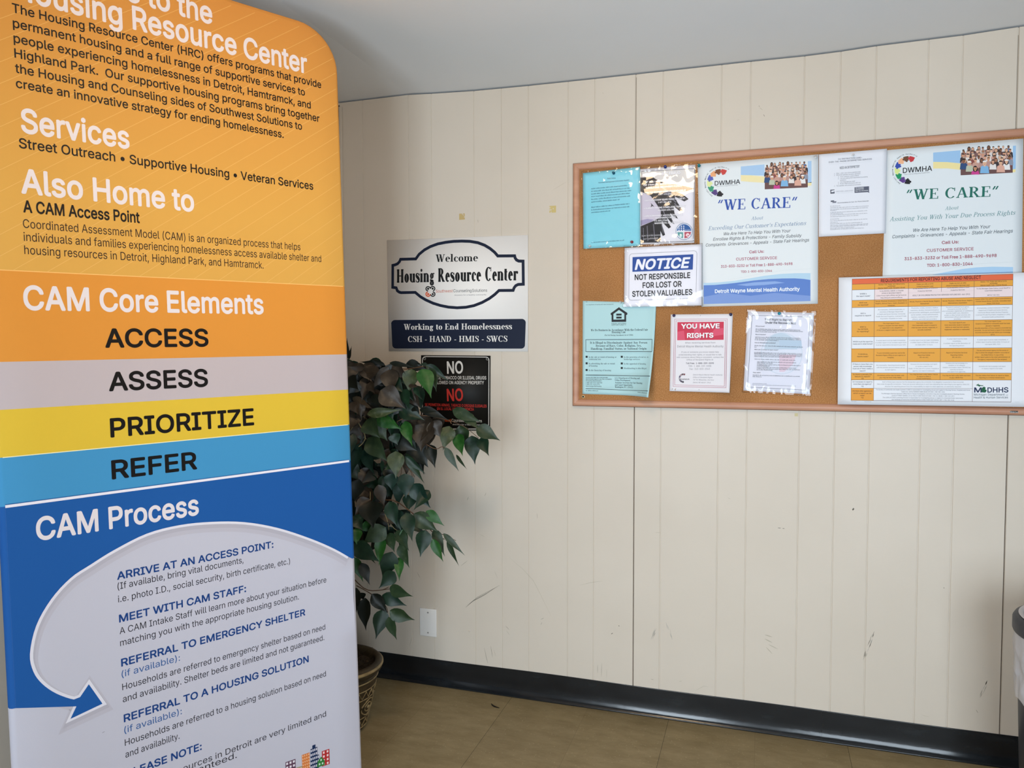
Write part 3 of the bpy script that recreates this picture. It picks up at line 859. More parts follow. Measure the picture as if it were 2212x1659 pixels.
def bend_b(a, b):          # soft pull wrinkles at the lower right of the cloth
    d = (a - .42) * .8 + (b - .62) * .62
    s = (a - .40) * -.62 + (b - .60) * .8
    return -.0022 * math.exp(-(s / .028) ** 2) * math.exp(-(d / .10) ** 2)


bp_ = Print(ban_plane, bend_b); bp_.base = .016
swR = ban_plane(760, 1207)[1]; swL = ban_plane(13, 1536)[1]
rows = sorted({BOT, swL, swR, S5, S4, S3, S2, S1, TOP - RC, .5, .55, .58, .6, .62, .65, .7, .8})
rows = [(r, HWID, (1.0, 0.0)) for r in rows]
for k in range(1, 11):
    t = math.pi / 2 * k / 10
    rows.append((TOP - RC + RC * math.sin(t), HWID - RC + RC * math.cos(t), (math.cos(t), math.sin(t))))


def mats_for(b0):
    if b0 >= S1 - 1e-6: return (K_OR1,) * 3
    if b0 >= S2 - 1e-6: return (K_OR2,) * 3
    if b0 >= S3 - 1e-6: return (K_GREY,) * 3
    if b0 >= S4 - 1e-6: return (K_YEL,) * 3
    if b0 >= S5 - 1e-6: return (K_SKY,) * 3
    return (K_NAVY if b0 >= swL - 1e-6 else K_WHITE, K_WHITE, K_NAVY if b0 >= swR - 1e-6 else K_WHITE)


LOOPS = [(.012, .016), (.005, .0135), (.001, .0075), (0, 0), (.001, -.0075), (.005, -.0135), (.012, -.016)]
NX = 12
for (b0, w0, n0), (b1, w1, n1) in zip(rows, rows[1:]):
    ml, mf, mr_ = mats_for(b0)
    q = lambda sgn, b_, w_, n_, L: (sgn * (w_ - L[0] * n_[0]), -L[1], b_ - L[0] * n_[1])
    for La, Lb in zip(LOOPS, LOOPS[1:]):
        bp_.add([q(1, b0, w0, n0, La), q(1, b0, w0, n0, Lb), q(1, b1, w1, n1, Lb), q(1, b1, w1, n1, La)], [(0, 1, 2, 3)], mr_, True)
        bp_.add([q(-1, b0, w0, n0, La), q(-1, b1, w1, n1, La), q(-1, b1, w1, n1, Lb), q(-1, b0, w0, n0, Lb)], [(0, 1, 2, 3)], ml, True)
    for L, fl, mm in ((LOOPS[0], 0, mf), (LOOPS[-1], 1, K_WHITE)):
        l0, r0, l1, r1 = q(-1, b0, w0, n0, L), q(1, b0, w0, n0, L), q(-1, b1, w1, n1, L), q(1, b1, w1, n1, L)
        for i in range(NX):
            P4 = []
            for (A, B, u) in ((l0, r0, i / NX), (l0, r0, (i + 1) / NX), (l1, r1, (i + 1) / NX), (l1, r1, i / NX)):
                x = A[0] + (B[0] - A[0]) * u; z = A[2]
                P4.append((x, A[1] - (bend_b(x, z) if not fl else 0), z))
            bp_.add(P4, [(0, 1, 2, 3) if not fl else (3, 2, 1, 0)], mm, True)
bt, wt, nt_ = rows[-1]
for La, Lb in zip(LOOPS, LOOPS[1:]):
    bp_.quad((-(wt), -La[1], bt - La[0]), (wt, -La[1], bt - La[0]), (wt, -Lb[1], bt - Lb[0]), (-(wt), -Lb[1], bt - Lb[0]), K_OR1)
# the print
E_ = HWID - .012
for k in range(-14, 24):       # fine diagonal rules in the upper panel
    c = S1 + .0465 * k + .02
    P = []
    for a in (-E_, E_):
        P.append((a, c + .69 * (a + E_)))
    (a0, c0), (a1, c1) = P
    lo, hi = S1, TOP - .02
    f = lambda y: a0 + (y - c0) / .69
    aa = max(a0, f(lo)); ab = min(a1, f(hi))
    if ab - aa < .02: continue
    # stay inside the round corners
    while ab > E_ - RC and (c0 + .69 * (ab - a0)) > TOP - RC and math.hypot(ab - (HWID - RC), c0 + .69 * (ab - a0) - (TOP - RC)) > RC - .012: ab -= .004
    while aa < -(E_ - RC) and (c0 + .69 * (aa - a0)) > TOP - RC and math.hypot(aa + (HWID - RC), c0 + .69 * (aa - a0) - (TOP - RC)) > RC - .012: aa += .004
    ya, yb = c0 + .69 * (aa - a0), c0 + .69 * (ab - a0)
    bp_.polyab([(aa, ya), (ab, yb), (ab, yb + .0010), (aa, ya + .0010)], '#e6b668', 1)
bp_.polyab([(-E_, S1 - .001), (E_, S1 - .001), (E_, S1 + .001), (-E_, S1 + .001)], '#f6c071', 1)
bp_.polyab([(-E_, S4 - .001), (E_, S4 - .001), (E_, S4 + .001), (-E_, S4 + .001)], '#f3ecc0', 1)
SW = [(760, 1207.3), (722.9, 1186), (670, 1163.2), (599.5, 1140.3), (529, 1128), (458.4, 1127.2), (387.9, 1134.3), (317.4, 1152.6), (246.8, 1187.9), (195.7, 1219.6), (152, 1249), (110, 1295), (78, 1352), (64.6, 1412.7), (72, 1450.6), (91, 1477), (121.5, 1498), (159.5, 1511), (173, 1505.7), (191.8, 1478), (221.4, 1520), (152, 1553), (165, 1525.8), (13, 1536)]
sm_ = []
for i in range(len(SW) - 1):     # smooth the sweep, keep the arrow head sharp
    p0, p1, p2, p3 = SW[max(i - 1, 0)], SW[i], SW[i + 1], SW[min(i + 2, len(SW) - 1)]
    if i >= 17: sm_.append(p1); continue
    for k in range(4):
        u = k / 4; f = lambda a, b, c, d: .5 * (2 * b + (c - a) * u + (2 * a - 5 * b + 4 * c - d) * u * u + (3 * b - a - 3 * c + d) * u ** 3)
        sm_.append((f(p0[0], p1[0], p2[0], p3[0]), f(p0[1], p1[1], p2[1], p3[1])))
sm_.append(SW[-1])
ins = [(752.4, 1202.8)] + [(x, y) for x, y in sm_ if x < 750 and x > 16]
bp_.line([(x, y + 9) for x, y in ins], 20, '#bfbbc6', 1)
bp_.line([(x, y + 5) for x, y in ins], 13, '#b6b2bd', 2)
bp_.line(ins, 8, '#e4e1ea', 3)
nav = [ban_plane(*p) for p in sm_]
nav[0] = (E_, nav[0][1]); nav[-1] = (-E_, nav[-1][1])
bp_.polyab(nav + [(-E_, S5 - .003), (E_, S5 - .003)], K_NAVY, 4)
bp_.polyab([(-E_, S5 - .0032), (E_, S5 - .0032), (E_, S5 + .0032), (-E_, S5 + .0032)], '#eee9f2', 6)
bp_.polyab([(-E_, S5 + .0032), (E_, S5 + .0032), (E_, S5 + .0052), (-E_, S5 + .0052)], '#1d5a9a', 6)
bp_.level = True


def BT(body, a_left, right, base, cap, col, bold=0.0, shear=0.0, font='inter'):
    """line of banner lettering: left margin (m from the right edge) or picture x, right end px, base (px point), cap (px)"""
    p, q = base, right
    y = ban_plane(*p)[1]
    al = (HWID + a_left) if a_left < 0 else ban_plane(a_left, p[1])[0]
    ar = ban_plane(*q)[0]
    kw = dict(font=font, bold=bold, shear=shear)
    ch = ban_plane(cap[0], cap[1])[1] - ban_plane(cap[0], cap[2])[1]
    pl = bp_.plane; bp_.plane = lambda x, yy: (x, -yy)
    bp_.text(body, (al, -y), (ar, -y), ch, col, lay=7, res=3, **kw)
    bp_.plane = pl


U = 2.362
ML = -.3555 * U
H1 = (290, 12, 62)
BT('Welcome to the', ML + .003, (458.6, 40), (417, 40.5), H1, T_W, .022)
BT('Housing Resource Center', ML + .003, (663, 130), (652.7, 156), H1, T_W, .022)
b1, b6 = .4697 * U + B0, .399 * U + B0
PR = [('The Housing Resource Center (HRC) offers programs that provide', (694, 196)), ('permanent housing and a full range of supportive services to', (659, 212)), ('people experiencing homelessness in Detroit, Hamtramck, and', (671.6, 240.5)), ('Highland Park.  Our supportive housing programs bring together', (690.5, 268)), ('the Housing and Counseling sides of Southwest Solutions to', (652.7, 285.8)), ('create an innovative strategy for ending homelessness.', (613, 304))]


def BTb(body, a_l, a_r, b_, ch, col, bold=0.0, shear=0.0):
    pl = bp_.plane; bp_.plane = lambda x, yy: (x, -yy)
    bp_.text(body, (a_l, -b_), (a_r, -b_), ch, col, lay=7, res=3, bold=bold, shear=shear); bp_.plane = pl


capb = .0205
for i, (s_, r_) in enumerate(PR):
    BTb(s_, HWID + ML, ban_plane(*r_)[0], b1 + (b6 - b1) * i / 5, capb, T_K, .012)
BT('Services', ML + .006, (280, 317), (177, 305), (44.6, 229.5, 281.7), T_W, .022)
BTb('Street Outreach • Supportive Housing • Veteran Services', HWID + ML, ban_plane(676.8, 412)[0], .342 * U + B0, .0225, T_K, .014)
BT('Also Home to', ML, (419.6, 450), (206, 433.5), (53, 364, 417), T_W, .022)
BT('A CAM Access Point', ML + .002, (302, 480), (302, 481.5), (49, 435, 461), T_K, .020)
l1 = ban_plane(47.6, 491.7)[1]; l3 = .2408 * U + B0
for i, (s_, r_) in enumerate([('Coordinated Assessment Model (CAM) is an organized process that helps', (648.8, 536)), ('individuals and families experiencing homelessness access available shelter and', (694, 566.4)), ('housing resources in Detroit, Highland Park, and Hamtramck.', (569.5, 580.5))]):
    BTb(s_, HWID + ML, ban_plane(*r_)[0], l1 + (l3 - l1) * i / 2, .0196, '#2a1c1a', -.004)
BT('CAM Core Elements', 51.5, (569.5, 673), (151.6, 670), (151.6, 619.3, 669.8), T_W, .022)
CC = (352.6, 709.6, 748.4)
BT('ACCESS', 227.4, (450.6, 747), (352.6, 748.5), CC, T_K, .018)
BT('ASSESS', 235.5, (449.6, 834), (236, 844), CC, T_K, .018)
BT('PRIORITIZE', 238.7, (549, 917), (239.8, 943.9), CC, T_K, .018)
BT('REFER', 241.5, (426, 1012), (243, 1034.5), CC, T_K, .018)
BT('CAM Process', 77.6, (429.5, 1105), (236, 1142), (209.8, 1098, 1145.6), T_W, .022)
MR = -.287 * U
hb = .0190; tb = .0162
BTb('ARRIVE AT AN ACCESS POINT:', HWID + MR, ban_plane(590.6, 1180)[0], -.0915 * U + B0, hb, T_B, .02)
for s_, r_, p_, k in [
    ('(If available, bring vital documents,', (526, 1219), (262, 1272), 0), ('i.e. photo I.D., social security, birth certificate, etc.)', (626.6, 1221), (250.6, 1302.5), 0),
    ('MEET WITH CAM STAFF:', (531.7, 1281), (253.7, 1345.4), 1), ('A CAM Intake Staff will learn more about your situation before', (705, 1260), (253, 1371.6), 0),
    ('matching you with the appropriate housing solution.', (645.6, 1298), (253.7, 1397.5), 0), ('REFERRAL TO EMERGENCY SHELTER', (659.6, 1331.8), (257.5, 1441), 1),
    ('(if available):', (389, 1432), (257, 1465), 2), ('Households are referred to emergency shelter based on need', (703, 1364), (258, 1493), 0),
    ('and availability. Shelter beds are limited and not guaranteed.', (700.6, 1386), (258, 1519.7), 0), ('REFERRAL TO A HOUSING SOLUTION', (667, 1432.4), (259.4, 1562.7), 1),
    ('(if available):', (393, 1547), (260, 1587), 2), ('Households are referred to a housing solution based on need', (704.4, 1465.8), (260, 1614.7), 0),
    ('and availability.', (388, 1598), (260, 1641), 0), ('PLEASE NOTE:', (436, 1621.5), (366, 1645), 1),
    ('Housing resources in Detroit are very limited and', (704.4, 1545.6), (704.4, 1547), 0), ('are not guaranteed.', (511.5, 1640), (505, 1639), 0)]:
    BTb(s_, HWID + MR, ban_plane(*r_)[0], ban_plane(*p_)[1], hb if k == 1 else tb, T_B if k == 1 else ('#2b5d9c' if k == 2 else '#2a2730'), .02 if k == 1 else 0)
# little skyline emblem
bp_.z(560, 1560, 240 / 2212)


def block(c, nx, ny, col, wcol, mx=.14, my=.08, lay=8):
    """building face with windows: corners TL TR BR BL"""
    bp_.poly([c[3], c[2], c[1], c[0]], col, lay)
    f = lambda u, v: tuple(c[0][k] + (c[1][k] - c[0][k]) * u + (c[3][k] - c[0][k]) * v for k in (0, 1))
    for i in range(nx):
        for j in range(ny):
            u0, u1 = (i + mx * 1.4) / nx, (i + 1 - mx * 1.4) / nx; v0, v1 = (j + .22) / ny, (j + .8) / ny
            bp_.poly([f(u0, v1), f(u1, v1), f(u1, v0), f(u0, v0)], wcol, lay + 1)


block([(520, 800), (720, 730), (730, 1120), (530, 1190)], 3, 5, '#5d3a52', '#e6dfe6')
block([(730, 905), (860, 868), (865, 1080), (735, 1120)], 2, 2, '#a89a7c', '#cfc6b2')
block([(845, 655), (1002, 600), (1010, 1020), (862, 1075)], 4, 7, '#d9793a', '#f4c39a', .2)
bp_.poly([(1055, 525), (1118, 505), (1118, 440), (1055, 465)], '#132a52', 8)
block([(1018, 540), (1155, 487), (1160, 980), (1018, 1030)], 4, 6, '#132a52', '#e3e0ea', .16)
block([(1155, 652), (1188, 640), (1190, 970), (1158, 980)], 1, 4, '#132a52', '#e3e0ea')
block([(1245, 580), (1395, 528), (1402, 830), (1250, 885)], 2, 4, '#b52a2c', '#f3d9d8', .2)
bp_.poly([(1150, 905), (1300, 850), (1300, 760), (1230, 685), (1165, 780)], '#2f7d38', 10)
for x, y in ((1215, 730), (1185, 815), (1245, 795)): bp_.poly([(x, y + 45), (x + 28, y + 36), (x + 28, y - 2), (x, y + 8)], '#d9e6d6', 11)
bp_.z(0, 0, 1)
bp_.level = False
bp_.line([(221, 1583), (226, 1580)], 1.2, '#8d8a93', 5)
fp = bp_.build('fabric_panel', ban)
bm_ = bmesh.new(); bm_.from_mesh(fp.data); bmesh.ops.remove_doubles(bm_, verts=bm_.verts, dist=2e-6); bm_.to_mesh(fp.data); bm_.free()
M_STEEL = pm('#9a9ca0', .35, .5)
for sx in (-.36, .36):
    b = MB(); zz = -sx * .0136
    b.bevbox(sx, 0, zz + .0075, .06, .36, .006, .002, M_STEEL, 2)
    b.tube([(sx, 0, zz + .008), (sx, 0, .07)], .014, M_STEEL, 14)
    b.build('foot', ban)


# ------------------------------------------------------------------ artificial fig tree in its pot
PX, PY = -1.462, 2.435
fig = thing('potted_fig_tree', 'artificial weeping fig in a carved brown pot, half hidden behind the banner', 'plant', (PX, PY, 0))
M_CLAYD = noisy('pot_dark_wash', [(.3, '#2b2318'), (.7, '#4a3d29')], 30, rough=.5, bump=.4, bscale=60)
M_CLAYL = noisy('pot_tan_glaze', [(.3, '#7d6a48'), (.55, '#a08a62'), (.75, '#5d4d33')], 25, rough=.45, bump=.4, bscale=60)
b = MB()
RAD = lambda z: .095 + (.150 - .095) * (z / .235) ** .9
b.lathe([(0, .0), (.088, 0), (.095, .006)] + [(RAD(z), z) for z in (.02, .06, .1, .14, .18, .2, .205)] +
        [(.140, .208), (.150, .214), (.158, .222), (.160, .232), (.157, .245), (.150, .251), (.140, .252), (.134, .247), (.131, .235), (.128, .20), (.0, .20)], M_CLAYD, 64)
for z, r in ((.018, .0028), (.055, .0022), (.13, .0022), (.165, .0022), (.196, .003)):
    b.tube([((RAD(z)) * math.cos(t * math.pi / 24), (RAD(z)) * math.sin(t * math.pi / 24), z) for t in range(49)], r, M_CLAYL, 6)
b.tube([(.157 * math.cos(t * math.pi / 24), .157 * math.sin(t * math.pi / 24), .237) for t in range(49)], .0062, M_CLAYL, 8)
for z0, z1, n in ((.135, .161, 26), (.024, .050, 20)):           # carved zigzags
    pts = []
    for k in range(2 * n + 1):
        t = math.pi * k / n; z = z0 if k % 2 else z1; r = RAD(z) + .0005; pts.append((r * math.cos(t), r * math.sin(t), z))
    b.tube(pts, .0026, M_CLAYL, 6)
for k in range(8):                                                 # carved almond eyes
    for s_, rr in ((1.0, .0026), (.55, .0024)):
        pts = []
        for q in range(17):
            a = 2 * math.pi * q / 16
            t = 2 * math.pi * k / 8 + .33 * s_ * math.cos(a); z = .0925 + .031 * s_ * math.sin(a) * (1 - .25 * abs(math.cos(a)))
            r = RAD(z) + .0008; pts.append((r * math.cos(t), r * math.sin(t), z))
        b.tube(pts, rr, M_CLAYL, 6)
    t = 2 * math.pi * k / 8; bm_ = bmesh.new(); bmesh.ops.create_uvsphere(bm_, u_segments=10, v_segments=6, radius=.007)
    bmesh.ops.transform(bm_, matrix=Matrix.Translation((RAD(.0925) * math.cos(t), RAD(.0925) * math.sin(t), .0925)), verts=bm_.verts); b.bm(bm_, M_CLAYL, True)
b.build('pot', fig)
M_MOSS = noisy('dried_moss', [(.3, '#1c150e'), (.6, '#3b2d1c'), (.8, '#57452c')], 60, rough=.9)
b = MB()
b.lathe([(.132, .222), (.11, .232), (.07, .238), (.03, .241), (0, .242)], M_MOSS, 32, wob=lambda a, z: .003 * math.sin(a * 9))
rs = random.Random(11)
for k in range(170):
    a = rs.uniform(0, 6.283); r = .13 * math.sqrt(rs.random()); p = Vector((r * math.cos(a), r * math.sin(a), .236))
    pts = [p]; d = Vector((rs.uniform(-1, 1), rs.uniform(-1, 1), rs.uniform(.1, 1.0)))
    for q in range(4):
        d = d.normalized() * rs.uniform(.007, .014); pts.append(pts[-1] + d); d += Vector((rs.uniform(-1, 1), rs.uniform(-1, 1), rs.uniform(-1.1, .35))) * .012
    pts = [Vector((v.x, v.y, max(v.z, .225))) for v in pts]
    b.tube(pts, .0009, M_MOSS, 4)
b.build('moss', fig)
M_BARK = noisy('fig_bark', [(.3, '#3a2b1d'), (.7, '#6a563c')], 20, rough=.8, stretch=(1, 1, .25), bump=.4, bscale=60)
b = MB()
for k, (ox, oy, ph) in enumerate(((-.02, .0, 0), (.018, .015, 2.1), (.0, -.02, 4.2))):
    pts = [(ox + .018 * math.sin(ph + z * 5), oy + .018 * math.cos(ph + z * 5), .22 + z) for z in [i * .09 for i in range(11)]]
    b.tube(pts, .012, M_BARK, 9, .45)
b.build('trunk', fig)

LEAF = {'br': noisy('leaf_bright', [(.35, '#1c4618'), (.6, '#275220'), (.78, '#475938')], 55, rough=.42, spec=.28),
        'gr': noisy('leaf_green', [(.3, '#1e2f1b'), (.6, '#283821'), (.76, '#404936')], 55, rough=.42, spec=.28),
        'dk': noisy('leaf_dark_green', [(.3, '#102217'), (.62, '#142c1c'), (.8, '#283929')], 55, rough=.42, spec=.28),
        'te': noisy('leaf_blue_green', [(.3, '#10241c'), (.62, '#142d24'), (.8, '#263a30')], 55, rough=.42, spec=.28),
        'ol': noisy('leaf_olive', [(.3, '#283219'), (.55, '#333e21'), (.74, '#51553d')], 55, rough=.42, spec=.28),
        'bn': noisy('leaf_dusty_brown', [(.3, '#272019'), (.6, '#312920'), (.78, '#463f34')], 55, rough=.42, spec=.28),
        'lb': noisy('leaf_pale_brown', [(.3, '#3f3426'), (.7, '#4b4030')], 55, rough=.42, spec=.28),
        'vd': noisy('leaf_shade_dark', [(.3, '#0c120d'), (.7, '#131811')], 55, rough=.42, spec=.28)}  # very dark leaves: shade within the crown put into the leaf colour
M_RIB = noisy('leaf_midrib', [(.3, '#3f4f35'), (.7, '#576544')], 30, rough=.5, spec=.2)
lf = MB(); tw = MB(); M_TWIG = noisy('twig_brown', [(.3, '#4a3424'), (.7, '#6b4d36')], 40, rough=.7); M_TWIGL = noisy('twig_pale', [(.3, '#8f7f58'), (.7, '#a8986e')], 40, rough=.7)
rl = random.Random(21)
PROF = [(0, .0), (.04, .30), (.12, .72), (.22, .96), (.34, 1.0), (.47, .88), (.60, .64), (.73, .36), (.86, .13), (1, 0)]
LO = Vector((PX, PY, 0))


def leaf(B, T, width, mat, view):
    ax = T - B; L = ax.length * 1.18; ax.normalize()
    side = ax.cross(view); side = side.normalized() if side.length > 1e-4 else Vector((1, 0, 0))
    side = (Matrix.Rotation(rl.uniform(-.4, .4), 3, ax) @ side); nrm = side.cross(ax).normalized()
    if nrm.dot(view) > 0: nrm = -nrm
    fold = rl.uniform(.08, .38); curl = rl.uniform(-.02, .10) * L; ph = rl.uniform(0, 6); wav = rl.uniform(.05, .16)
    vs = []
    for t, w in PROF:
        c = B + ax * (L * t) - nrm * (curl * t * t) + nrm * (.02 * L * math.sin(t * 3.1))
        hw = width / 2 * w
        for s_, k in ((-1, 1), (-.5, .55), (0, 0), (.5, .55), (1, 1)):
            rip = math.sin(ph + t * 11 + s_ * 2) * wav * hw * abs(s_)
            vs.append(tuple(c + side * (hw * s_) + nrm * (fold * hw * abs(s_) + rip) - LO))
    n = 5
    fs = [(j * n + i, j * n + i + 1, (j + 1) * n + i + 1, (j + 1) * n + i) for j in range(len(PROF) - 1) for i in range(n - 1)]
    lf.add(vs, fs, mat, True)
    # raised paler midrib
    rib = []
    for t, w in PROF:
        c = B + ax * (L * t) - nrm * (curl * t * t) + nrm * (.02 * L * math.sin(t * 3.1)); hw = width * .022 * (1.05 - t)
        for q in (-1, 1): rib.append(tuple(c + side * (hw * q) - nrm * .0003 + nrm * (fold * hw * .5) - LO))
    lf.add(rib, [(2 * j, 2 * j + 1, 2 * j + 3, 2 * j + 2) for j in range(len(PROF) - 1)], M_RIB)


def px_leaf(bx, by, tx, ty, w, mat, dep=None):
    d0 = dep if dep else 2.70 + rl.uniform(-.05, .05)
    d0 = min(d0, 2.86)
    d1 = d0 - rl.uniform(-.01, .035)
    B = depth_at(bx, by, d0); T = depth_at(tx, ty, d1)
    leaf(B, T, w * d0 / FPX, LEAF[mat], CF)
    return B


def group(ox, oy, sc, items, dep):
    for bx, by, tx, ty, w, m_ in items:
        px_leaf(ox + bx * sc, oy + by * sc, ox + tx * sc, oy + ty * sc, w * sc * 1.22, m_, dep + rl.uniform(-.04, .04))


# from the top of the plant down: (leaf base, leaf tip, width, colour)
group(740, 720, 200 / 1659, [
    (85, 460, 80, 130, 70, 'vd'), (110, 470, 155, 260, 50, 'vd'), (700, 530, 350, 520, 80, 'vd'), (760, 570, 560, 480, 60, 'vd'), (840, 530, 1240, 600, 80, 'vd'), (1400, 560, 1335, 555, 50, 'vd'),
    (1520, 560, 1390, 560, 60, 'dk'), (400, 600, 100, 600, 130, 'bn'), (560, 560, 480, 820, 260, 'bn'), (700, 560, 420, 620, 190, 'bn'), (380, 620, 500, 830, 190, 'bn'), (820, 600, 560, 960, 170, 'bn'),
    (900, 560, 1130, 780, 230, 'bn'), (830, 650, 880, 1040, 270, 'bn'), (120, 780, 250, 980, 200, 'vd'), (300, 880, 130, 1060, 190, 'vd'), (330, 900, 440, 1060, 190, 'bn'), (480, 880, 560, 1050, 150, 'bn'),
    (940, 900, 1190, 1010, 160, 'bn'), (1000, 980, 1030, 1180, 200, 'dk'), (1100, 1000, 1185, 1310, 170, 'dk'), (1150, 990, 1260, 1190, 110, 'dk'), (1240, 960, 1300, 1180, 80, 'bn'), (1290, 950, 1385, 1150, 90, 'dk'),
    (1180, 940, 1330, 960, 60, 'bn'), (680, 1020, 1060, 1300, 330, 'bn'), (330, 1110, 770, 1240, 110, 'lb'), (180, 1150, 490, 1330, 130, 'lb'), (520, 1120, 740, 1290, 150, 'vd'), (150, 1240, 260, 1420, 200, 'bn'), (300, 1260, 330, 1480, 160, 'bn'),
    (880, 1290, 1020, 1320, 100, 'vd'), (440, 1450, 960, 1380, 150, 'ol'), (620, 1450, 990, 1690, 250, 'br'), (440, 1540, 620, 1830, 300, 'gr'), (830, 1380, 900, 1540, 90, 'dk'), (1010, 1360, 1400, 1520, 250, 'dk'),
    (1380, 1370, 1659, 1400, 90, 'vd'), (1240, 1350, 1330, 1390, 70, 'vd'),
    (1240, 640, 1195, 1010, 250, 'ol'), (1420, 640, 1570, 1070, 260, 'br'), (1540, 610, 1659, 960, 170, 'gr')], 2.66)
S5_ = 480 / 1659
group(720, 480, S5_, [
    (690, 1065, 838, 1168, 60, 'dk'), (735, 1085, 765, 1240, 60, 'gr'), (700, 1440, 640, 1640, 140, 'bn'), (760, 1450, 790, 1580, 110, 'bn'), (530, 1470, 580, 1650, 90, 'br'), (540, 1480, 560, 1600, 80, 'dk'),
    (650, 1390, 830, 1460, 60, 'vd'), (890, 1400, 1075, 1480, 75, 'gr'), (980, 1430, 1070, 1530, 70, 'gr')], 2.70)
group(720, 900, 400 / 1659, [
    (1040, 85, 990, 270, 120, 'ol'), (1130, 80, 1200, 240, 115, 'gr'), (1120, 155, 1155, 325, 100, 'br'), (1240, 170, 1262, 390, 125, 'dk'), (1320, 190, 1380, 325, 95, 'dk'), (1280, 95, 1465, 195, 110, 'gr')], 2.74)
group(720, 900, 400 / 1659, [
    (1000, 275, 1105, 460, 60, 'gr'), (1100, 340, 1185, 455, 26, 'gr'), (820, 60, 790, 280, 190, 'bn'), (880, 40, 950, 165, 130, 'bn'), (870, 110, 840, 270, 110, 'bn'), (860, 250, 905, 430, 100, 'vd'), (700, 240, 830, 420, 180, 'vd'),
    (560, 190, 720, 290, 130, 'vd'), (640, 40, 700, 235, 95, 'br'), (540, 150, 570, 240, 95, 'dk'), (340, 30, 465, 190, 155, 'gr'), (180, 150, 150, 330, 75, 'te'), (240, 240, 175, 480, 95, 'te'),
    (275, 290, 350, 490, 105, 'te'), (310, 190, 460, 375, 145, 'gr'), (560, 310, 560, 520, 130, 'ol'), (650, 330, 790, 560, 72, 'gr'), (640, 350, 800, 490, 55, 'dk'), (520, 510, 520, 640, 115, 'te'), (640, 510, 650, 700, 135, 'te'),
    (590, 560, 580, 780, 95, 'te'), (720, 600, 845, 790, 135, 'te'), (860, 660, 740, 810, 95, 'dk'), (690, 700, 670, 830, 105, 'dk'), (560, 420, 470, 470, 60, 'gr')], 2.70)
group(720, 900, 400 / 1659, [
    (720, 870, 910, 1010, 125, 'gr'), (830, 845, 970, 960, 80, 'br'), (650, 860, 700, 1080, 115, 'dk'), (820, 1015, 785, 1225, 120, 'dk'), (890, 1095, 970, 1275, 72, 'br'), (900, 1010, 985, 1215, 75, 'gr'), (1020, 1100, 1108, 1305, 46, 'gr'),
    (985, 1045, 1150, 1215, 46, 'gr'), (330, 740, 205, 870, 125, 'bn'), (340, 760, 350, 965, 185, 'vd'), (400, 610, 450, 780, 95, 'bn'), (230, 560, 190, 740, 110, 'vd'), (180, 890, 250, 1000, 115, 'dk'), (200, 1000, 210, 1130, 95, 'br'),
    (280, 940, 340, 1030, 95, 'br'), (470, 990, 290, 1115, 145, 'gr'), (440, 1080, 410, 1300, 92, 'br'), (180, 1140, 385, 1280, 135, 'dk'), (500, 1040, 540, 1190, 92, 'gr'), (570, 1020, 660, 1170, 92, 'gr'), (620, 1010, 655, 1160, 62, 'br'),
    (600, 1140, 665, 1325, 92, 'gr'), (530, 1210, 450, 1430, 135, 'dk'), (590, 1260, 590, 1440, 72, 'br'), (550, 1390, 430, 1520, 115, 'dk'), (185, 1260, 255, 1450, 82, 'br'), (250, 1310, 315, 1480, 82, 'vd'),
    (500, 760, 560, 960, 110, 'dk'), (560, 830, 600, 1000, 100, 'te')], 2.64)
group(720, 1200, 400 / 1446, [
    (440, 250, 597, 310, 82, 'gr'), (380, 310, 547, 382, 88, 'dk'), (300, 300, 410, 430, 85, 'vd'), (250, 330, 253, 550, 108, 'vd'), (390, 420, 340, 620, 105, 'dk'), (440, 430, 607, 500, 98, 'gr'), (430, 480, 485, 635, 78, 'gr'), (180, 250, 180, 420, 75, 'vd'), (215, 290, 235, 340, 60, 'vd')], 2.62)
# inner mass of foliage, deeper in the crown and behind the banner
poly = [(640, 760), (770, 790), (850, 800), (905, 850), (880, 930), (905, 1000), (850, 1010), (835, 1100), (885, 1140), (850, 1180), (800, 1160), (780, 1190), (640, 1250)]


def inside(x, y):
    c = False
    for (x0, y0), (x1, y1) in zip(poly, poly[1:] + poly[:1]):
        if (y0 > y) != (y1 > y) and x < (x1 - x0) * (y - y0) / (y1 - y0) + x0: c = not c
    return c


for k in range(46):        # dusty and shade-coloured upper leaves crowding the top of the crown
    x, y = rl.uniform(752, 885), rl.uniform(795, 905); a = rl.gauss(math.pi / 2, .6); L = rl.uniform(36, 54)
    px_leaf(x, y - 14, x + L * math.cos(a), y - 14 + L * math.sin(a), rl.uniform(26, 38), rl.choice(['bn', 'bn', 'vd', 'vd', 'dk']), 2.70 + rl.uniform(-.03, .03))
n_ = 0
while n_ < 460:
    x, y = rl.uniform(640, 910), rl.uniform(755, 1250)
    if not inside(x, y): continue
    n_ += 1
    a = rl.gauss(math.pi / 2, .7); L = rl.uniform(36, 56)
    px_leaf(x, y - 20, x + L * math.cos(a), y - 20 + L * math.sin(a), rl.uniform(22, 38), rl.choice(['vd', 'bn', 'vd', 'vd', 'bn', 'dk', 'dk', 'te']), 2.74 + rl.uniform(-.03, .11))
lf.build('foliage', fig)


def twig(pts, deps, r=.0016, mat=None):
    P = [depth_at(x, y, d) - LO for (x, y), d in zip(pts, deps)]
    out = []
    for i in range(len(P) - 1):
        p0, p1, p2, p3 = P[max(i - 1, 0)], P[i], P[i + 1], P[min(i + 2, len(P) - 1)]
        for k in range(4):
            u = k / 4; out.append(.5 * (2 * p1 + (p2 - p0) * u + (2 * p0 - 5 * p1 + 4 * p2 - p3) * u * u + (3 * p1 - p0 - 3 * p2 + p3) * u ** 3))
    out.append(P[-1]); tw.tube(out, r, mat or M_TWIG, 6, .6)


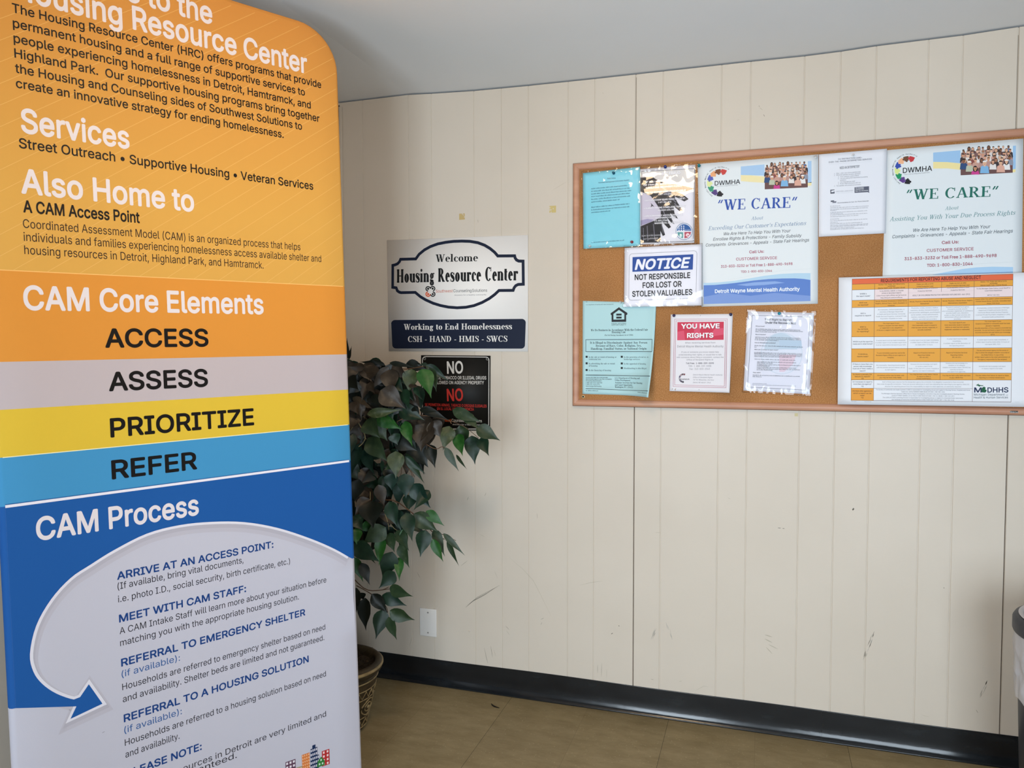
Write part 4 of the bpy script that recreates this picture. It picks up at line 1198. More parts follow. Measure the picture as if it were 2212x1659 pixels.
TD = 2.72
for pts, r, m_ in [
    ([(735, 1000), (770, 850), (830, 810), (905, 793), (932, 790)], .0024, None), ([(735, 980), (790, 830), (860, 800), (880, 795)], .002, None),
    ([(738, 1050), (800, 960), (880, 900), (960, 905), (975, 915)], .0024, None), ([(960, 905), (1000, 920), (1035, 947)], .0016, None), ([(880, 930), (935, 968), (955, 965), (962, 972)], .0018, None),
    ([(740, 1150), (830, 1080), (893, 1110), (935, 1150), (960, 1165)], .0024, None), ([(935, 1150), (958, 1155), (985, 1168)], .0014, None), ([(893, 1118), (925, 1150)], .0016, None),
    ([(738, 1220), (785, 1270), (820, 1275), (840, 1268)], .002, M_TWIG), ([(770, 1265), (800, 1282), (830, 1305), (838, 1322)], .0018, None), ([(820, 1275), (845, 1272), (860, 1274)], .0014, None),
    ([(755, 877), (770, 905), (788, 940), (785, 955), (775, 965)], .0022, M_TWIGL), ([(772, 908), (760, 925), (755, 932)], .0014, M_TWIGL), ([(787, 945), (794, 950)], .0014, M_TWIGL),
    ([(772, 903), (785, 900), (793, 893)], .0012, M_TWIGL), ([(785, 900), (793, 906)], .0012, M_TWIGL), ([(830, 1105), (838, 1130), (840, 1145)], .0014, M_TWIGL), ([(836, 1120), (850, 1140), (862, 1148)], .0014, M_TWIGL), ([(836, 1122), (848, 1125)], .0010, M_TWIGL),
    ([(870, 1000), (888, 1020), (893, 1045)], .0014, None), ([(868, 1005), (866, 1025), (860, 1040)], .0012, None), ([(800, 1060), (800, 1080), (803, 1095)], .0012, M_TWIGL), ([(895, 1030), (890, 1020), (880, 1010)], .001, None)]:
    twig(pts, [TD - .03 * i / len(pts) - rl.uniform(0, .02) for i in range(len(pts))], r, m_)
tw.build('twigs', fig)

# ------------------------------------------------------------------ sheets and signs on the wall
def sheet(name, label, cat, corners_px, zoom, off, part, paper='#e9eaec', bend=None, thick=.0004, group=None, nx=14, ny=18, mat=None):
    """thing whose flat sheet hangs off metres in front of the wall; corners TL TR BR BL in zoomed picture coordinates"""
    ox, oy, sc = zoom
    W = [wall_at(ox + x * sc, oy + y * sc, off) for x, y in corners_px]
    cx = sum(w[0] for w in W) / 4; cz = sum(w[1] for w in W) / 4
    t = thing(name, label, cat, (cx, D - off, cz), group)
    p = Print(lambda px, py: (lambda q: (q[0] - cx, q[1] - cz))(wall_at(px, py, off)))
    p.z(ox, oy, sc); p.root = t; p.part = part; p.cor = [(w[0] - cx, w[1] - cz) for w in W]
    if bend: p.bend = bend(p)
    sheet_mesh(p, p.cor, mat or pm(paper), nx, ny, thick)
    return p


def done(p): return p.build(p.part, p.root)


# --- welcome sign
p = sheet('welcome_sign', 'white welcome sign with a black plaque outline and navy bar, above the black sign', 'sign', [(400, 135), (1453, 95), (1453, 965), (415, 960)], (720, 480, 480 / 1659), .0045, 'sign_board', '#f3efeb', thick=.0042, nx=1, ny=1)
NV, BK = '#0b1831', '#0c0d10'


def arcpts(cx, cy, rx, ry, a0, a1, n=14):
    return [(cx + rx * math.cos(math.radians(a0 + (a1 - a0) * i / n)), cy - ry * math.sin(math.radians(a0 + (a1 - a0) * i / n))) for i in range(n + 1)]


PL = [(444, 322), (443, 486), (470, 490)] + [(478, 512), (492, 522), (506, 526), (612, 524), (650, 556), (690, 580), (745, 605), (800, 622), (860, 634), (925, 639), (990, 635), (1050, 623), (1110, 600), (1165, 570), (1205, 540), (1237, 510), (1343, 509), (1350, 490), (1362, 474), (1380, 465), (1419, 463), (1417, 291), (1384, 290), (1368, 282), (1358, 268), (1354, 251), (1228, 252), (1205, 225), (1170, 196), (1130, 172), (1080, 153), (1020, 143), (960, 141), (900, 143), (840, 150), (780, 162), (725, 182), (680, 207), (640, 240), (616, 274), (502, 277), (494, 295), (480, 310), (462, 318)]
p.frame(PL, 19, NV, 2)
p.text('Welcome', (763, 297), (1080, 291), 56, BK, 'times', lay=3)
p.text('Housing Resource Center', (475, 452), (1380, 434), 100, BK, 'fat', lay=3)
for cx, cy, c, a in ((708, 497, BK, 100), (742, 496, BK, 10), (708, 537, '#d9531e', 190), (743, 537, BK, 280)):
    p.ring(cx, cy, 12, 20, a - 90, a + 170, c, 3); p.ell(cx, cy, 8, 8, c, 3, 12)
p.text('Southwest', (765, 526), (893, 523), 22, '#c9582a', bold=-.005, lay=3)
p.text('Counseling', (897, 523), (1032, 521), 22, '#2b2d35', bold=-.005, lay=3); p.text('Solutions', (1037, 521), (1148, 519), 22, '#2b2d35', bold=-.005, lay=3)
p.text('Answers for a healthy community', (905, 549), (1143, 545), 9, '#6d6f78', lay=3)
r_ = 30
BR_ = [(460, 730)] + [(1410, 722)] + arcpts(1408, 750, 29, 28, 90, 0, 6) + [(1431, 915)] + arcpts(1404, 916, 27, 28, 0, -90, 6) + [(470, 943)] + arcpts(467, 914, 27, 29, -90, -180, 6) + [(433, 760)] + arcpts(461, 759, 29, 29, 180, 90, 6)
p.poly(BR_, NV, 2)
p.text('Working to End Homelessness', (526, 803), (1335, 799), 43, '#e9e6e2', 'times', lay=4)
p.text('CSH - HAND - HMIS - SWCS', (558, 894), (1300, 892), 43, '#e9e6e2', 'times', lay=4)
done(p)

# --- black prohibition sign
p = sheet('prohibition_sign', 'black metal sign with white NO over red NO, partly behind the fig leaves', 'sign', [(655, 993), (1173, 997), (1170, 1555), (655, 1555)], (720, 480, 480 / 1659), .003, 'sign_plate', '#15130f', thick=.0022, nx=1, ny=1, mat=pm('#12110f', .55, .25))
WH, RD = '#d9d4cd', '#c8352c'
RB = [(690, 1003)] + [(1140, 1007)] + arcpts(1140, 1029, 22, 22, 90, 0, 5) + [(1160, 1520)] + arcpts(1138, 1522, 22, 22, 0, -90, 5) + [(690, 1544)] + arcpts(688, 1522, 22, 22, -90, -180, 5) + [(666, 1030)] + arcpts(688, 1026, 22, 22, 180, 90, 5)
p.frame(RB, 5, WH, 2)
p.text('NO', (850, 1129), (970, 1126), 90, WH, bold=.022)
p.text('WEAPONS, TOBACCO OR ILLEGAL DRUGS', (690, 1172), (1142, 1174), 24, WH, bold=.012)
p.text('ARE ALLOWED ON AGENCY PROPERTY', (700, 1208), (1125, 1210), 24, WH, bold=.012)
p.text('NO', (850, 1334), (970, 1331), 90, RD, bold=.022)
p.text('SE PERMITEN ARMAS, TABACO O DROGAS ILEGALES', (684, 1371), (1145, 1383), 20, RD, bold=.01)
p.text('EN EL LOCAL DE ESTA AGENCIA', (775, 1402), (1050, 1406), 20, RD, bold=.01)
p.text('Southwest', (785, 1490), (880, 1490), 22, '#c9582a', bold=.005); p.text('Counseling Solutions', (884, 1490), (1110, 1494), 22, WH, bold=.005)
p.text('Answers for a healthy community', (890, 1515), (1135, 1519), 11, WH)
for x, y in ((682, 1019), (1150, 1021)): p.ring(x, y, 6, 10, 0, 360, '#8d8a84', 4)
done(p)

# --- blank plate low on the wall
x0, z0 = wall_at(907.5, 1312); x1, z1 = wall_at(944, 1376)
t = thing('blank_wall_plate', 'blank white cover plate low on the wall, right of the fig', 'wall plate', ((x0 + x1) / 2, D, (z0 + z1) / 2))
b = MB(); b.bevbox(0, -.003, 0, x1 - x0, .006, z0 - z1, .0028, pm('#e9e5e0', .35, .4), 3); b.build('cover', t)
for dz in (.042, -.042):
    b = MB(); bm_ = bmesh.new(); bmesh.ops.create_uvsphere(bm_, u_segments=12, v_segments=8, radius=.0036)
    bmesh.ops.transform(bm_, matrix=Matrix.Translation((0, -.006, dz)) @ Matrix.Diagonal((1, .45, 1, 1)), verts=bm_.verts); b.bm(bm_, pm('#a9a49d', .4, .5), True)
    b.box(-.003, .003, -.0081, -.0075, dz - .0005, dz + .0005, M_DARK); b.build('screw', t)

# --- old tape on the wall
for (px, py), s_, col, lab in (((998, 468), .024, '#c6ae78', 'yellowed square of old tape on the wall above the welcome sign'), ((1194, 452), .026, '#cdb878', 'yellowed square of old tape on the wall left of the notice board'), ((1720, 896), .011, '#cbbd8b', 'small yellowed tape scrap just under the notice board')):
    x, z = wall_at(px, py); b = MB(); rt = random.Random(px)
    n = 6
    for i in range(n):
        for j in range(n):
            if s_ > .02 and rt.random() < .13: continue
            q = s_ / n; b.box(x - s_ / 2 + i * q, x - s_ / 2 + (i + 1) * q + .0001, D - .0005, D - .0001, z - s_ / 2 + j * q, z - s_ / 2 + (j + 1) * q + .0001, pm(col, .4, .4))
    tag(b.build('tape_square'), lab, 'tape', 'old tape on the wall')

# ------------------------------------------------------------------ the cork notice board
BX0, BX1, BZ0, BZ1 = -.6865, 1.1425, 1.1665, 2.082
board = thing('notice_board', 'wide cork notice board in a brown wooden frame on the panelled wall', 'notice board', ((BX0 + BX1) / 2, D, (BZ0 + BZ1) / 2))


def cork():
    m, nt, b_ = new_mat('cork'); L = nt.links.new
    tc = node(nt, 'ShaderNodeTexCoord')
    n = node(nt, 'ShaderNodeTexNoise'); n.inputs['Scale'].default_value = 330; n.inputs['Detail'].default_value = 5; L(tc.outputs['Object'], n.inputs['Vector'])
    cr = node(nt, 'ShaderNodeValToRGB'); e = cr.color_ramp.elements; e.new(.5)
    for q, (ps, c) in zip(e, ((.28, '#8d5f38'), (.5, '#aa7647'), (.76, '#c09365'))): q.position = ps; q.color = lin(c) + (1,)
    L(n.outputs['Fac'], cr.inputs['Fac'])
    n2 = node(nt, 'ShaderNodeTexNoise'); n2.inputs['Scale'].default_value = 3.5; L(tc.outputs['Object'], n2.inputs['Vector'])
    mr = node(nt, 'ShaderNodeMapRange'); mr.inputs['From Min'].default_value = .35; mr.inputs['From Max'].default_value = .6; mr.inputs['To Min'].default_value = .78; mr.inputs['To Max'].default_value = 1.05; L(n2.outputs['Fac'], mr.inputs['Value'])
    hv = node(nt, 'ShaderNodeHueSaturation'); L(cr.outputs['Color'], hv.inputs['Color']); L(mr.outputs[0], hv.inputs['Value'])
    L(hv.outputs['Color'], b_.inputs['Base Color']); b_.inputs['Roughness'].default_value = .85; b_.inputs['Specular IOR Level'].default_value = .15
    bp = node(nt, 'ShaderNodeBump'); bp.inputs['Strength'].default_value = .3; bp.inputs['Distance'].default_value = .001; L(n.outputs['Fac'], bp.inputs['Height']); L(bp.outputs['Normal'], b_.inputs['Normal'])
    return m


bcx, bcz = (BX0 + BX1) / 2, (BZ0 + BZ1) / 2; hw_, hh_ = (BX1 - BX0) / 2, (BZ1 - BZ0) / 2
b = MB(); b.box(-hw_ + .012, hw_ - .012, -.012, -.0008, -hh_ + .012, hh_ - .012, cork()); b.build('cork_panel', board)
M_FRAME = noisy('frame_wood', [(.3, '#b27e63'), (.6, '#c28f73'), (.8, '#cd9b7e')], 14, rough=.4, spec=.4, stretch=(.3, 1, 2))
M_EDGE = pm('#6b4030', .6, .2)
prof = [(0, 0), (0, .010), (.0015, .012), (.002, .016), (.005, .0195), (.010, .021), (.016, .0205), (.021, .0185), (.0245, .0155), (.026, .012)]
b = MB()
for j in range(len(prof) - 1):
    ring_ = []
    for (i_, h) in prof[j:j + 2]:
        x, z = hw_ - i_, hh_ - i_
        ring_.append([(-x, -h, z), (x, -h, z), (x, -h, -z), (-x, -h, -z)])
    for k in range(4):
        A, B = ring_
        b.add([A[k], A[(k + 1) % 4], B[(k + 1) % 4], B[k]], [(3, 2, 1, 0)], M_EDGE if j < 2 else M_FRAME)
for sx in (-1, 1):
    for sz in (-1, 1):    # mitre joints
        a = (sx * (hw_ - .001), -.0125, sz * (hh_ - .001)); c = (sx * (hw_ - .026), -.0127, sz * (hh_ - .026))
        b.tube([(sx * (hw_ - .003), -.0184, sz * (hh_ - .003)), (sx * (hw_ - .010), -.0211, sz * (hh_ - .010)), (sx * (hw_ - .018), -.0199, sz * (hh_ - .018)), c], .0003, M_EDGE, 4)
b.build('frame', board)
bx, bz = wall_at(2190.5, 889.8, .021)
b = Print(lambda px, py: (lambda q: (q[0] - bcx, q[1] - bcz))(wall_at(px, py, .0225))); b.z(1790, 580, 422 / 2122)
b.bevbox(bx - bcx, -.0212, bz - bcz, .0225, .0025, .0062, .001, pm('#101010', .3, .5), 2); b.base = .0226
b.text('Quartet', (1968, 1565), (2062, 1568), 14, '#d8d8d8', bold=.005, lay=1)
q = b.build('name_badge', board); q['label'] = 'small black name badge on the bottom rail'
sx_, sz_ = wall_at(1260, 856.8, .012)
b = MB(); M_BRASS = pm('#d8c9a0', .35, .5)
b.tube([(sx_ - bcx, -.012, sz_ - bcz), (sx_ - bcx, -.0132, sz_ - bcz)], .0058, M_BRASS, 20); b.tube([(sx_ - bcx, -.0130, sz_ - bcz), (sx_ - bcx, -.0148, sz_ - bcz)], .0034, pm('#1c1712', .4, .4), 14)
b.build('mounting_screw', board)

ZA, ZB, ZCc, ZD, ZE, ZF, ZG = (1230, 320, 330 / 1955), (1230, 600, 330 / 1825), (1500, 320, 300 / 1382), (1560, 660, 240 / 1810), (1740, 300, 200 / 1443), (1890, 270, 322 / 1526), (1790, 580, 422 / 2122)
L0, L1, L2, L3, L4 = .0132, .0172, .0212, .0252, .0300
M_FILM = film_mat('clear_plastic', 1.5, .04)


def sleeve(p, cor, seed, h0=.0014, amp=.0016, n=70, scale=26.0, edge=1.0, calm=.10):
    """clear plastic sleeve lying loosely over the sheet, corners TL TR BR BL in zoom coordinates"""
    C_ = [p.P(*c) for c in cor]; b = MB(); vs = []
    for j in range(n + 1):
        for i in range(n + 1):
            u, v = i / n, j / n
            t_ = [C_[0][k] + (C_[1][k] - C_[0][k]) * u for k in (0, 1)]; q_ = [C_[3][k] + (C_[2][k] - C_[3][k]) * u for k in (0, 1)]
            a, bb = t_[0] + (q_[0] - t_[0]) * v, t_[1] + (q_[1] - t_[1]) * v
            e = max(0, 1 - min(v * 1.0, (1 - v) * 1.6) / .24) * edge + max(0, 1 - min(u, 1 - u) / .08) * .3
            w = noise.noise(Vector((a * scale, bb * scale * 1.3, seed))) + .45 * noise.noise(Vector((a * scale * 2.7, bb * scale * 2.2, seed + 9)))
            big = noise.noise(Vector((a * 9, bb * 9, seed + 4)))
            h = h0 + max(-h0 + .0006, amp * (calm + e) * w + amp * (calm * 2.2 + .1) * big)
            vs.append(p.at(a, bb, h))
    fs = [(j * (n + 1) + i, (j + 1) * (n + 1) + i, (j + 1) * (n + 1) + i + 1, j * (n + 1) + i + 1) for j in range(n) for i in range(n)]
    b.add(vs, fs, M_FILM, True)
    # welded rim of the sleeve
    for q in range(4):
        A, B = C_[q], C_[(q + 1) % 4]
        b.tube([p.at(A[0] + (B[0] - A[0]) * k / 12, A[1] + (B[1] - A[1]) * k / 12, .0011 + .0004 * math.sin(k * 2.1 + q)) for k in range(13)], .0005, M_FILM, 5)
    b.build('plastic_sleeve', p.root)


# --- pale blue public notice
p = sheet('paper_notice', 'turquoise printed notice in a plastic sleeve, top left of the cork board', 'notice', [(172, 320), (905, 238), (905, 1252), (180, 1288)], ZA, L2, 'sheet', '#8dd0dc')
K = '#1c5a78'
p.text('Public Notice', (485, 396), (592, 390), 15, K, bold=.01)
p.text('Homeless Management Information System', (372, 450), (765, 415), 14, K, bold=.01)
for y0, y1, xe in ((526, 483, 745), (560, 517, 770), (594, 548, 790), (627, 584, 775), (662, 618, 780), (697, 664, 640), (764, 716, 775), (798, 755, 765), (832, 808, 522)):
    p.greek((280, y0), (xe, y0 + (y1 - y0)), 10, K, 5)
p.greek((283, 1214), (700, 1184), 9, K, 2)
done(p); sleeve(p, [(156, 300), (905, 225), (905, 1262), (175, 1292)], 3.1, amp=.0030)

# --- eagle flyer
p = sheet('paper_flyer', 'fraud hotline flyer with an eagle wing and round badge, in a plastic sleeve', 'flyer', [(700, 285), (1612, 210), (1598, 1212), (700, 1240)], ZA, L1, 'sheet', '#e3dfe4')
DK, DK2, LV = '#2c2a2e', '#45434a', '#cfc6d2'
p.poly([(905, 300), (1600, 262), (1600, 470), (1560, 510), (1380, 470), (1100, 395), (1060, 365), (930, 372), (905, 420)], '#d9d3cf', 1)
p.poly([(910, 378), (1060, 365), (1110, 400), (1230, 450), (1400, 470), (1602, 517), (1500, 552), (1380, 562), (1460, 596), (1525, 652), (1470, 682), (1390, 640), (1345, 618), (1380, 690), (1452, 800), (1410, 806), (1330, 740), (1345, 830), (1390, 905), (1340, 880), (1290, 830), (1310, 910), (1345, 975), (1300, 950), (1250, 890), (1270, 960), (1300, 1010), (1270, 1030), (1215, 975), (1180, 930), (1190, 1000), (1225, 1110), (1195, 1125), (1165, 1060), (1168, 1180), (1140, 1208), (912, 1212), (912, 1000), (1080, 930), (1170, 880), (1168, 800), (1105, 700), (1040, 612), (910, 556)], DK, 2)
p.poly([(910, 560), (1040, 615), (1108, 705), (1170, 802), (1172, 880), (1082, 930), (912, 1000)], LV, 2)
p.poly([(912, 925), (1000, 905), (1080, 915), (1040, 945), (912, 990)], '#a79fbb', 3)
for q in ([(1180, 480), (1330, 600), (1320, 620), (1170, 500)], [(1240, 560), (1370, 690), (1360, 700), (1230, 580)], [(1200, 640), (1290, 790), (1280, 800), (1190, 660)], [(1190, 760), (1240, 880), (1230, 885), (1182, 775)], [(1000, 990), (1010, 1190), (1000, 1190), (990, 1000)], [(1080, 965), (1100, 1190), (1090, 1190), (1070, 970)], [(950, 1020), (955, 1195), (947, 1195), (942, 1020)], [(1180, 950), (1205, 1090), (1198, 1092), (1172, 955)], [(1400, 595), (1500, 650), (1495, 658), (1390, 610)], [(1350, 700), (1430, 790), (1422, 795), (1340, 712)]):
    p.poly(q, '#77747f', 3)
p.poly([(1040, 700), (1060, 720), (1085, 750), (1060, 740), (1040, 760), (1050, 725)], DK, 4)
p.frame([(925, 298), (1602, 262), (1588, 1190), (925, 1210)], 5, '#4b484f', 5)


def ftext(s_, a, b_, cap):
    p.text(s_, (a[0] - 1.5, a[1] + 1.5), (b_[0] + 1.5, b_[1] + 1.5), cap + 3, '#85818a', bold=.05, lay=6); p.text(s_, a, b_, cap, '#f3f0f3', bold=.022, lay=7)


ftext('RECOVERY ACT FRAUD', (935, 366), (1420, 330), 40)
for s_, x0, y0, x1, y1, c in (('IF YOU ARE AWARE', 975, 446, 1290, 424, 22), ('OF FRAUD, WASTE, ABUSE', 948, 486, 1440, 452, 22), ('INVOLVING RECOVERY FUNDS', 975, 522, 1440, 490, 22), ('• CALL THE RECOVERY BOARD FRAUD HOTLINE AT', 955, 582, 1492, 548, 20), ('1-877-392-3375', 1140, 602, 1305, 592, 18),
                          ('• FAX THE RECOVERY BOARD FRAUD HOTLINE AT', 955, 682, 1478, 652, 20), ('1-877-329-3922', 1135, 704, 1303, 694, 18), ('• SUBMIT ONLINE COMPLAINT FORM AT', 952, 782, 1490, 752, 20), ('RECOVERY.GOV; FWA', 1130, 806, 1352, 794, 18),
                          ('• WRITE RECOVERY ACCOUNTABILITY &', 950, 880, 1450, 858, 20), ('TRANSPARENCY BOARD', 1090, 906, 1360, 892, 20), ('P.O. BOX 27545', 1088, 940, 1258, 932, 20), ('WASHINGTON, D.C. 20038-7958', 1088, 972, 1455, 954, 20)):
    ftext(s_, (x0, y0), (x1, y1), c)
p.text('Reports Can Be Made Anonymously', (925, 1132), (1180, 1118), 20, '#e9e6ea', 'ital', shear=.2, lay=7); p.text('and Confidentially', (945, 1172), (1140, 1160), 20, '#e9e6ea', 'ital', shear=.2, lay=7)
p.ell(1468, 1066, 108, 108, '#3d6b96', 6, 32); p.ell(1468, 1066, 102, 102, '#e9e7ea', 7, 32)
p.ell(1468, 1066, 92, 92, '#2f62a0', 8, 24, 5, 175)
p.poly([(1380, 1076), (1455, 1076), (1455, 1155), (1415, 1140), (1388, 1110)], '#5d9a98', 8); p.poly([(1472, 1074), (1558, 1072), (1548, 1110), (1515, 1145), (1472, 1155)], '#b34a5e', 8)
for i in range(3):
    for j in range(3): p.ell(1403 + 30 * i, 1000 + 25 * j, 9, 9, '#e9e7ea', 9, 8)
p.ell(1425, 1118, 16, 24, '#dfe9e6', 9, 10); p.ell(1515, 1112, 24, 24, '#ecd9dd', 9, 10); p.ell(1520, 1118, 9, 9, '#b34a5e', 10, 8); p.text('RECOVERY', (1475, 1052), (1548, 1050), 10, '#e9e7ea', lay=9)
done(p); sleeve(p, [(690, 268), (1645, 192), (1630, 1228), (690, 1262)], 7.7, amp=.0032)


# --- the two WE CARE posters
def logo(p, cx, cy, R_, sc, cols, txt=True):
    """ring of jigsaw pieces round the left of the letters"""
    a0, st_ = 62, 27
    for i, c in enumerate(cols):
        a = a0 + st_ * i
        p.ring(cx, cy, R_ * .76, R_ * 1.12, a + 1, a + st_ - 2, c, 4 + i % 2, 6)
        for rr, aa in ((R_ * .74, a + st_ / 2), (R_ * .94, a + st_)):
            p.ell(cx + rr * math.cos(math.radians(aa)), cy - rr * math.sin(math.radians(aa)), R_ * .085, R_ * .085, c, 6, 10)
    if not txt: return
    s_ = 'Detroit Wayne Mental Health Authority'
    n = len(s_)
    for i, ch in enumerate(s_):
        if ch == ' ': continue
        a = math.radians(236 - 176 * i / (n - 1)); r = R_ * 1.24
        x, y = cx + r * math.cos(a), cy - r * math.sin(a)
        w = (4.2 if ch not in 'iltrf' else 2.2) * sc if ch not in 'MW' else 6.5 * sc
        tx, ty = math.sin(a), math.cos(a)
        p.text(ch, (x - tx * w, y - ty * w), (x + tx * w, y + ty * w), 13 * sc, '#33333b', bold=.02, lay=4)


SKIN = ['#dca88a', '#a8745a', '#e4b596', '#80563f', '#d29a7a', '#e9c0a4', '#e0ad90']
HAIR = ['#2a1f1c', '#3a2a22', '#4a3628', '#7a5c46', '#241f24', '#a89a8e']


def crowd(p, x0, y0, x1, y1, sl, seed):
    """printed photograph of a crowd: x0..x1, y at the left edge, sl = slope of the rows"""
    rd = random.Random(seed); Wd, Hh = x1 - x0, y1 - y0
    Y = lambda u, v: (x0 + Wd * u, y0 + Hh * v + sl * Wd * u)
    p.poly([Y(0, 1), Y(1, 1), Y(1, .30), Y(.9, .16), Y(.6, .14), Y(.3, .18), Y(.05, .24), Y(0, .4)], '#6a4a48', 3)
    r0 = Wd * .030; lay = [4]

    def person(u, v, k, cloth, skin, hair, hat=False, long=False):
        x, y = Y(u, v); r = r0 * k; L_ = lay[0]; lay[0] += .12
        bot = min(y + 4.6 * r, y0 + Hh + sl * Wd * u)
        p.poly([(x - 2.1 * r, bot), (x + 2.1 * r, bot), (x + 1.75 * r, y + 1.6 * r), (x + .6 * r, y + 1.05 * r), (x - .6 * r, y + 1.05 * r), (x - 1.75 * r, y + 1.6 * r)], cloth, L_)
        if long: p.ell(x, y + .35 * r, 1.25 * r, 1.6 * r, hair, L_ + .02, 12)
        p.poly([(x - .4 * r, y + 1.5 * r), (x + .4 * r, y + 1.5 * r), (x + .4 * r, y + .6 * r), (x - .4 * r, y + .6 * r)], skin, L_ + .03)
        p.ell(x, y, .86 * r, 1.1 * r, skin, L_ + .04, 14)
        p.ell(x, y - .28 * r, .98 * r, 1.0 * r, hair, L_ + .05, 12, 12, 168)
        if hat: p.ell(x, y - .45 * r, 1.2 * r, .8 * r, '#ecebe9', L_ + .06, 12, 0, 180)
        for dx in (-.32, .32): p.ell(x + dx * r, y + .05 * r, .12 * r, .1 * r, '#2a1f1c', L_ + .06, 6)
        p.ell(x, y + .55 * r, .3 * r, .1 * r, '#9c4a46', L_ + .06, 6)
    CL = ['#8a4a44', '#3a3034', '#d9d0cd', '#a9786a', '#b98f86', '#e2dcdb', '#5a3a3c', '#c69a8c', '#7a5a58']
    for row, (v, n, k) in enumerate(((.10, 10, .85), (.21, 11, .92), (.32, 10, 1.0), (.43, 10, 1.05), (.52, 8, 1.1))):
        for i in range(n):
            u = (i + .5 + (.25 if row % 2 else 0)) / (n + .3) + rd.uniform(-.02, .02)
            dy = -.02 * math.sin(u * 3.1) + rd.uniform(-.02, .02) + (.05 if u < .12 and row == 0 else 0)
            cl = rd.choice(CL) if not (row == 0 and i == n - 1) else '#4b86c9'
            person(u, v + dy, k * rd.uniform(.92, 1.1), cl, rd.choice(SKIN), rd.choice(HAIR), long=rd.random() < .3)
    person(.06, .50, 1.2, '#2f4a78', '#8a5a3f', '#15131a'); person(.94, .46, 1.1, '#8d93a3', '#8a5a3f', '#15131a')
    person(.17, .60, 1.15, '#b9bfa8', '#d8a384', '#ece9e4', hat=True); person(.62, .58, 1.1, '#e6e0dd', '#d8a384', '#4a2f26', long=True); person(.88, .60, 1.15, '#e9e7e6', '#e4b596', '#1d1716', hat=True, long=True)
    person(.77, .64, 1.3, '#dba896', '#e4b596', '#4a342a'); person(.46, .62, 1.4, '#7fb2dc', '#e4b596', '#e6e3e0'); person(.28, .78, 1.25, '#c93f8c', '#c98f6c', '#15131a', long=True)


PZ = ['#c9443f', '#7a4a2c', '#e9a878', '#5560b4', '#dfe6a0', '#3f9a76', '#56407e', '#1d1b22']
p = sheet('paper_poster', 'white poster with blue WE CARE heading and a blue wave at its foot', 'poster', [(30, 158), (1235, 62), (1228, 1548), (70, 1578)], ZCc, L0, 'sheet', '#e2e7ea')
logo(p, 262, 345, 122, 1.0, PZ)
p.text('DWMHA', (202, 372), (455, 354), 44, '#2b2830', bold=.012); p.text('Your Link to Integrated Healthcare', (215, 386), (432, 370), 9, '#8b8b93')
p.poly([(462, 183), (697, 162), (697, 272), (560, 270), (462, 268)], '#a9c8e8', 2); p.poly([(462, 268), (560, 270), (697, 284), (697, 345), (580, 338), (462, 328)], '#f0e2ae', 2)
p.poly([(1128, 130), (1165, 127), (1165, 345), (1128, 345)], '#a9c8e8', 2); p.poly([(1128, 345), (1165, 338), (1165, 372), (1128, 376)], '#f0e2ae', 2)
crowd(p, 700, 138, 1128, 410, -.045, 5)
B_ = '#2b4fa6'
p.text('“WE CARE”', (232, 618), (1022, 590), 104, B_, 'book', lay=3)
p.text('About', (566, 717), (686, 708), 34, '#6f8cae', 'ital', shear=.22)
p.text('Exceeding Our Customer’s Expectations', (140, 818), (1114, 764), 40, '#6480a4', 'ital', shear=.22)
p.text('We Are Here To Help You With Your', (292, 868), (958, 836), 30, '#54565c', bold=.008, shear=.2)
p.text('Enrollee Rights & Protections - Family Subsidy', (186, 922), (1068, 884), 30, '#54565c', bold=.008, shear=.2)
p.text('Complaints  Grievances - Appeals - State Fair Hearings', (113, 980), (1142, 928), 30, '#54565c', bold=.008, shear=.2)
M_ = '#a8546a'
p.text('Call Us:', (545, 1046), (692, 1040), 27, M_, bold=.02); p.text('CUSTOMER SERVICE', (414, 1118), (822, 1104), 27, M_, bold=.014)
p.text('313-833-3232 or Toll Free 1-888-490-9698', (264, 1190), (976, 1162), 25, M_, bold=.018); p.text('TDD: 1-800-830-1044', (462, 1240), (772, 1230), 21, M_, bold=.018)
wv = [(92, 1365), (200, 1362), (330, 1350), (460, 1335), (600, 1316), (740, 1303), (880, 1297), (1000, 1296), (1090, 1302), (1155, 1312)]
wl = [(92, 1343), (240, 1336), (400, 1320), (540, 1298), (700, 1270), (860, 1252), (1000, 1245), (1155, 1244)]
p.poly(wl + [(1155, 1330), (92, 1380)], '#b5d3e8', 2); p.poly(wv + [(1155, 1522), (92, 1552)], '#5b80c8', 3)
for q in ([(92, 1480), (300, 1440), (560, 1470), (800, 1440), (1155, 1470), (1155, 1522), (92, 1552)], ): p.poly(q, '#7b98d4', 4)
p.poly([(420, 1360), (600, 1335), (800, 1325), (900, 1340), (700, 1362), (520, 1372)], '#8aa9de', 4)
p.text('Detroit Wayne Mental Health Authority', (204, 1442), (1048, 1418), 36, '#f2f5f8', bold=.02, lay=6)
p.line([(300, 1320), (600, 1262), (900, 1215), (1160, 1200)], 1.6, '#d3d9dc', 2)
done(p)

